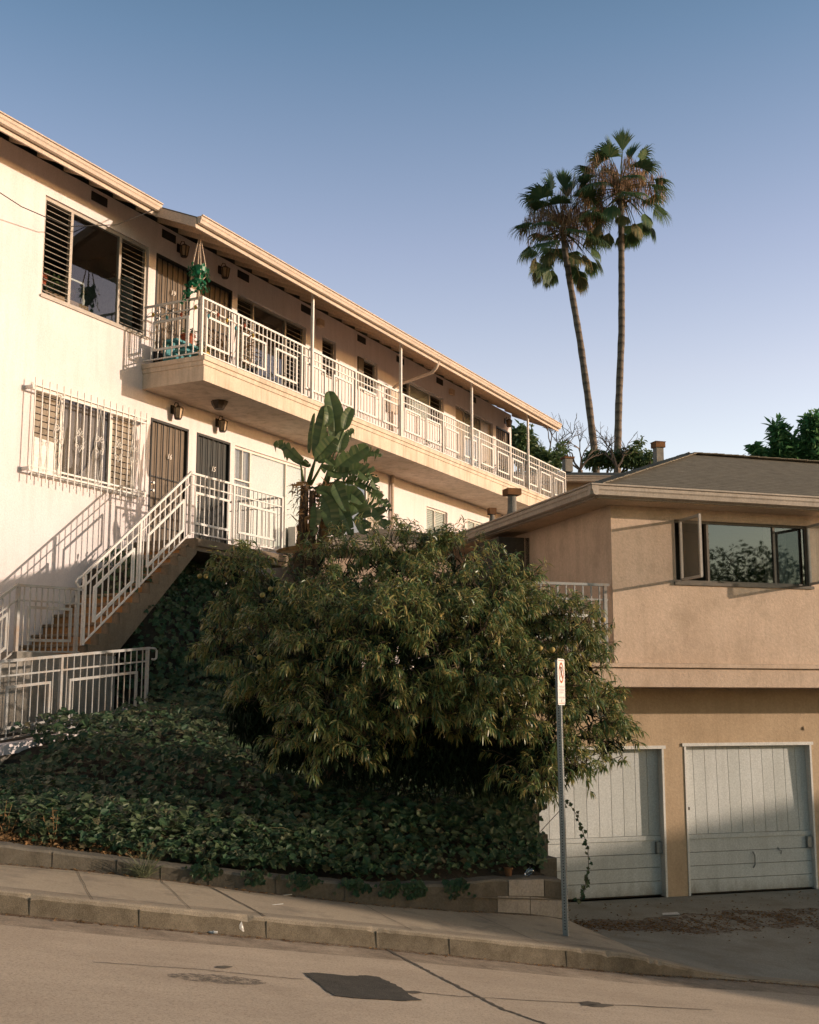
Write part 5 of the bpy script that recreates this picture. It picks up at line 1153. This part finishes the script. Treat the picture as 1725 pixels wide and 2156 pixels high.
mb.quad(Q(-.12,.203),Q(.12,.203),Q(.12,.198),Q(-.12,.198)); mb.quad(Q(-.12,-.203),Q(.12,-.203),Q(.12,-.198),Q(-.12,-.198)); mb.build('red_ring', M['signred'], plate)
mb = MB(); text(mb,'P',Q(0,zc,0),sid,(0,0,1),.15,.0005); 
mb.quad(Q(-.012,-.165),Q(.0,-.165),Q(.0,-.19),Q(-.012,-.19)); mb.build('black_print', M['darkframe'], plate)
mb = MB()
for z,w in ((-.045,.2),(-.075,.22),(-.10,.15),(-.148,.21)):
    x = -w/2
    while x < w/2:
        l = R.uniform(.012,.03); mb.quad(Q(x,z-.008),Q(x+l,z-.008),Q(x+l,z+.008),Q(x,z+.008)); x += l+.014
mb.build('faded_print', M['signfaint'], plate)
# ------------------------------------------------------------------ things on the balcony
hc = F1.p(-.03,1.2,0); zt = ROOF(1.2)-.17
hp_ = thing('hanging_plant', Vector((hc.x,hc.y,8.95)), 'bright green trailing plant in a macrame hanger at the balcony corner', 'plant')
mb = MB()
for a in range(4):
    d = Vector((.1*math.cos(a*1.57+.4),.1*math.sin(a*1.57+.4),0)); mb.tube([Vector((hc.x,hc.y,zt)),Vector((hc.x,hc.y,zt-.12))+d*.2,Vector((hc.x,hc.y,9.25))+d*1.1,Vector((hc.x,hc.y,9.05))+d*1.2,Vector((hc.x,hc.y,8.9)),Vector((hc.x,hc.y,8.62))+d*.3],[.006,.006,.014,.012,.014,.01],5)
mb.build('rope_hanger', M['rope'], hp_)
mb = MB(); mb.lathe(Vector((hc.x,hc.y,9.0)),[(.07,0),(.12,.08),(.13,.2)],14); mb.build('pot', M['green'], hp_)
mb = MB()
for _ in range(150):
    a = R.uniform(0,6.28); r = R.uniform(.04,.2); p = Vector((hc.x+r*math.cos(a),hc.y+r*math.sin(a),9.22-R.random()**1.3*.45)); ivyleaf(mb, p, (math.cos(a),math.sin(a),R.uniform(-.2,.9)), R.uniform(.03,.055), .1)
for _ in range(45):
    t = R.random(); p = Vector((hc.x-.12-.1*t+R.gauss(0,.05),hc.y-.05+R.gauss(0,.05),8.95-.42*t)); ivyleaf(mb, p, (R.uniform(-1,1),-1,.4), R.uniform(.028,.045), .1)
mb.build('foliage', M['green'], hp_)
sp = thing('plant_stand', F1.p(.55,.75,ZB), 'teal wooden tiered plant stand behind the balcony corner railing', 'plant stand'); 
for s in (.2,.62,1.0):
    for n in (.5,.86): mb = MB(); mb.box(F1,s-.025,s+.025,n-.025,n+.025,7.6,7.999 if n < .6 else 7.779); mb.build('leg', M['teal'], sp)
for n,z in ((.72,7.82),(.5,8.04)):
    mb = MB(); mb.box(F1,.12,1.05,n-.14,n+.14,z-.04,z); mb.build('shelf', M['teal'], sp)
mb = MB(); mb.box(F1,.12,1.05,.35,.37,7.6,8.0); mb.build('back_board', M['teal'], sp)
def pot(name, label, s, n, z, r, h, mat, leaf=None, lh=.25, grp=None, nl=40, cat='plant pot'):
    t = thing(name, F1.p(s,n,z), label, cat, grp); mb = MB(); mb.lathe(F1.p(s,n,z),[(r*.7,0),(r*.95,h*.85),(r*1.08,h*.86),(r*1.08,h)],14); mb.build('pot', M[mat], t, smooth=False)
    if leaf: mb = MB(); sprig(mb, F1.p(s,n,z+h+lh*.3), lh*.5, nl, lh, .018); mb.build('foliage', M[leaf], t)
pot('potted_plant','orange clay pot with a small green plant on the top shelf of the teal stand',.62,.5,8.04,.13,.2,'tc','bush',.16)
pot('potted_plant','small pale basket pot at the right end of the teal shelf',.98,.52,8.04,.08,.12,'rope','bush',.1)
pot('potted_plant','yellow glazed pot on the floor before the teal stand',.42,1.02,7.6,.11,.22,'yellow','bush',.14)
pot('potted_plant','dark pot with tall leggy brown and green plant before door 18',1.5,.85,7.6,.12,.2,'navy','dead',.7,None,90)
pot('potted_plant','small navy pot with a cactus near the second railing post',1.9,1.0,7.6,.1,.25,'navy','bush',.25)
pot('potted_plant','grey pot with spiky leaves at the foot of the first balcony window',2.7,1.0,7.6,.09,.14,'conc','grass',.35)
for s,lab in ((9.8,'low green plant on the balcony floor past the meter box'),(12.6,'green potted plant on the balcony floor under the third window'),(13.6,'spiky green plant on the balcony floor before the far windows')): pot('potted_plant',lab,s,.95,7.6,.1,.14,'tc','bush',.35)
sl_ = thing('string_lights', F1.p(.5,1.27,8.4), 'string of coloured bulbs looped along the balcony corner railing', 'string lights'); mb = MB(); pts = []
cols = ['yellow','teal','tc']; pos = []
for i in range(40):
    f = i/39
    if f < .4: q = F1.p(-.02,.05+1.22*f/.4,8.47+.07*math.sin(f*38))
    else: q = F1.p((f-.4)/.6*1.6,1.29,8.47+.07*math.sin(f*38))
    pts.append(q)
    if i % 4 == 2: pos.append(q)
mb.tube(pts,.004,4); mb.build('wire', M['cable'], sl_)
for i,q in enumerate(pos): mb = MB(); mb.ball(q-Vector((0,0,.05)),.026,8,6,0,1.6); mb.build('bulb', M[cols[i%3]], sl_, smooth=True)
# overhead wire
cb = MB(); pts = [F1.p(-11,2.0,9.75),F1.p(-3.6,.55,9.10),F1.p(-2.5,.45,9.20),F1.p(-1.4,.5,9.62),F1.p(SJ-.1,NL+.05,ROOF(NL)-.1)]
cb.tube([pts[0].lerp(pts[1],i/6)-Vector((0,0,.25*math.sin(math.pi*i/6))) for i in range(6)]+pts[1:], .008, 5); tag(cb.build('utility_cable', M['cable'], loc=pts[1], smooth=True), 'thin dark cable sagging across the upper left wall to the eave', 'cable')
# ------------------------------------------------------------------ litter and small things
def grnd(px,py,zf):
    u,v = onroad(px,py); 
    for _ in range(25):
        z = zf(u,v); r = ray(px,py); t = (z-H)/r[2]; u,v = FS.inv(r[0]*t,r[1]*t)
    return u,v,zf(u,v)
u,v,z = grnd(490,1966,rz); p = FS.p(u,v,z+.035); mb = MB()
ax_ = Vector((.9,.2,.25)).normalized(); mb.lathe(p-ax_*.05,[(.04,0),(.045,.04),(.056,.095),(.066,.13)],14,ax_); tag(mb.build('plastic_cup', M['cloudy'], loc=p, smooth=True),'crushed cloudy plastic cup lying in the gutter at the kerb','cup')
u,v,z = grnd(450,1966,rz); mb = MB(); c = FS.p(u,v,z+.012); mb.ball(c,.04,9,5,.3,.25); tag(mb.build('crumpled_wrapper', M['paper'], loc=c),'flattened white wrapper in the gutter left of the crushed cup','litter')
u,v,z = grnd(1410,1926,dz); mb = MB(); mb.quad(FS.p(u-.13,v-.06,z+.01),FS.p(u+.1,v-.09,z+.014),FS.p(u+.14,v+.05,z+.02),FS.p(u-.06,v+.08,z+.012)); tag(mb.build('paper_sheet', M['paper'], loc=FS.p(u,v,z)),'flat white paper sheet lying on the driveway leaves','paper')
u,v,z = grnd(1360,1921,dz)
for px,py,lab in ((585,1906,'thin white scrap on the shaded sidewalk'),(604,1886,'second thin pale stick near the wall on the sidewalk')):
    u,v,z = grnd(px,py,swz); mb = MB(); a = FS.p(u-.05,v,z+.006); b = FS.p(u+.05,v+.015,z+.008); mb.bar(a,b,.012,.004); tag(mb.build('paper_scrap', M['paper'], loc=a),lab,'litter')
zt_ = swz(2.1,vw(2.1))+interp(WH,2.1); q = FS.p(1.93,vw(1.93)+.16,swz(1.93,vw(1.93))+interp(WH,1.93)+.01)
t = thing('flower_pot', q, 'small terracotta pot standing on the right end of the low wall', 'plant pot'); mb = MB(); mb.lathe(q,[(.032,0),(.042,.065),(.048,.066),(.048,.08)],14); mb.build('pot', M['rust'], t); mb = MB(); sprig(mb, q+Vector((0,0,.13)), .05, 24, .1, .014); mb.build('foliage', M['bush'], t)
q = FS.p(2.17,vw(2.17)+.12,swz(2.17,vw(2.17))+interp(WH,2.17)+.045); mb = MB(); mb.lathe(q-Vector((.035,0,.03)),[(.02,0),(.03,.02),(.04,.07),(.045,.10)],14,(.75,0,.65)); tag(mb.build('glass_jar', M['plastic'], loc=q, smooth=True),'clear cup tipped over on the low wall beside the terracotta pot','cup')
# trailing vine by the sign
p0 = FS.p(2.42,2.05,.05); vt = thing('trailing_vine', p0, 'single ivy strand hanging out over the driveway behind the sign post', 'vine'); Yv = at(1200,1690,13.0)
vp = [(1196,1688),(1212,1712),(1226,1748),(1238,1785),(1240,1830),(1234,1860),(1228,1885),(1220,1902)]; P_ = [at(x,y,12.9) for x,y in vp]; mb = MB(); mb.tube([p0+Vector((0,0,.25))]+P_,.004,4); mb.build('stem', M['bark'], vt)
mb = MB()
for i in range(30):
    t_ = i/30*(len(P_)-1); k = int(t_); ivyleaf(mb, P_[k].lerp(P_[min(k+1,len(P_)-1)],t_-k)+Vector((R.gauss(0,.025),R.gauss(0,.02),0)), (R.uniform(-.6,.6),-1,R.uniform(-.2,.8)), R.uniform(.02,.04))
mb.build('foliage', M['ivy'], vt)
# fallen leaves on the driveway
mb = MB()
tag(strip([(u,3.6+.05*(u-5)+.1*math.sin(u*2.3)) for u in frange(2.9,9,.15)], .95, dz, .003).build('driveway_dirt', m_gut), kind='structure')
for _ in range(1900):
    u = R.uniform(2.9,8.5); v = R.gauss(3.55,.26)+.05*(u-5)+.2*math.sin(u*2.3) if R.random() < .85 else R.uniform(2.5,5.3); v = min(v,5.4)
    ivyleaf(mb, FS.p(u,v,dz(u,v)+R.uniform(.003,.012)), (R.uniform(-.4,.4),R.uniform(-.4,.4),1), R.uniform(.009,.024))
for _ in range(260):
    u = R.uniform(-4.5,5); v = vk(u)-R.uniform(.02,.14); ivyleaf(mb, FS.p(u,v,zr(u)+.008), (R.uniform(-.3,.3),R.uniform(-.3,.3),1), R.uniform(.008,.02))
for _ in range(120):
    u = R.uniform(-3.5,1.5); v = vw(u)-abs(R.gauss(0,.05))-.01; ivyleaf(mb, FS.p(u,v,swz(u,v)+.008), (R.uniform(-.3,.3),R.uniform(-.3,.3),1), R.uniform(.008,.022))
tag(mb.build('fallen_leaves', M['dead']), kind='stuff')
# ------------------------------------------------------------------ sky, sun, camera
SUN_AZ, SUN_EL = math.radians(-5.0), math.radians(9.2)      # azimuth measured from +X toward +Y
w = bpy.data.worlds.new('World'); SC.world = w; w.use_nodes = True; N = w.node_tree.nodes; L = w.node_tree.links
sky = N.new('ShaderNodeTexSky'); sky.sky_type = 'NISHITA'; sky.sun_disc = False; sky.sun_elevation = SUN_EL; sky.sun_rotation = math.pi/2-SUN_AZ
sky.air_density = 1.0; sky.dust_density = 1.0; sky.ozone_density = 2.0; sky.altitude = 50
bg = N['Background']; bg.inputs[1].default_value = .15
tc = N.new('ShaderNodeTexCoord'); sz = N.new('ShaderNodeSeparateXYZ'); L.new(tc.outputs['Generated'], sz.inputs[0])
tr = ramp(N, [(0,(.97,.66,.55)),(.19,(.97,.675,.575)),(.26,(.92,.615,.53)),(.36,(.74,.52,.48)),(.5,(.42,.39,.38)),(.62,(.205,.265,.26)),(1,(.13,.205,.195))]); L.new(sz.outputs[2], tr.inputs[0])
hz = mixc(N, L, sky.outputs[0], tr.outputs[0], 1.0, 'MULTIPLY'); hz = mixc(N, L, hz, (4,4,4), 1.0, 'MULTIPLY')
mr = N.new('ShaderNodeMapRange'); mr.interpolation_type = 'SMOOTHSTEP'; mr.inputs[1].default_value = -.3; mr.inputs[2].default_value = .6; L.new(sz.outputs[1], mr.inputs[0])
hz = mixc(N, L, hz, mixc(N, L, (.46,.58,.545), (1,1,1), mr.outputs[0]), 1.0, 'MULTIPLY')      # dusk side of the sky, behind the viewer, is dimmer
L.new(hz, bg.inputs[0])
d = Vector((math.cos(SUN_AZ)*math.cos(SUN_EL), math.sin(SUN_AZ)*math.cos(SUN_EL), math.sin(SUN_EL)))
lt = bpy.data.lights.new('sun','SUN'); lt.energy = 4.5; lt.angle = math.radians(.5); lt.color = (1,.81,.64)
so = bpy.data.objects.new('sun', lt); C.objects.link(so); so.rotation_euler = d.to_track_quat('Z','Y').to_euler(); so.location = d*60
cd = bpy.data.cameras.new('camera'); cam = bpy.data.objects.new('camera', cd); C.objects.link(cam); SC.camera = cam
cd.lens = 36*FOC/2156; cd.sensor_width = 36; cd.sensor_fit = 'AUTO'; cd.clip_end = 5000; cd.clip_start = .05
cam.location = (0,0,H); cam.rotation_euler = (math.pi/2+TH,0,0)
SC.view_settings.view_transform = 'Standard'; SC.view_settings.look = 'None'; SC.view_settings.exposure = 0; SC.view_settings.gamma = 1
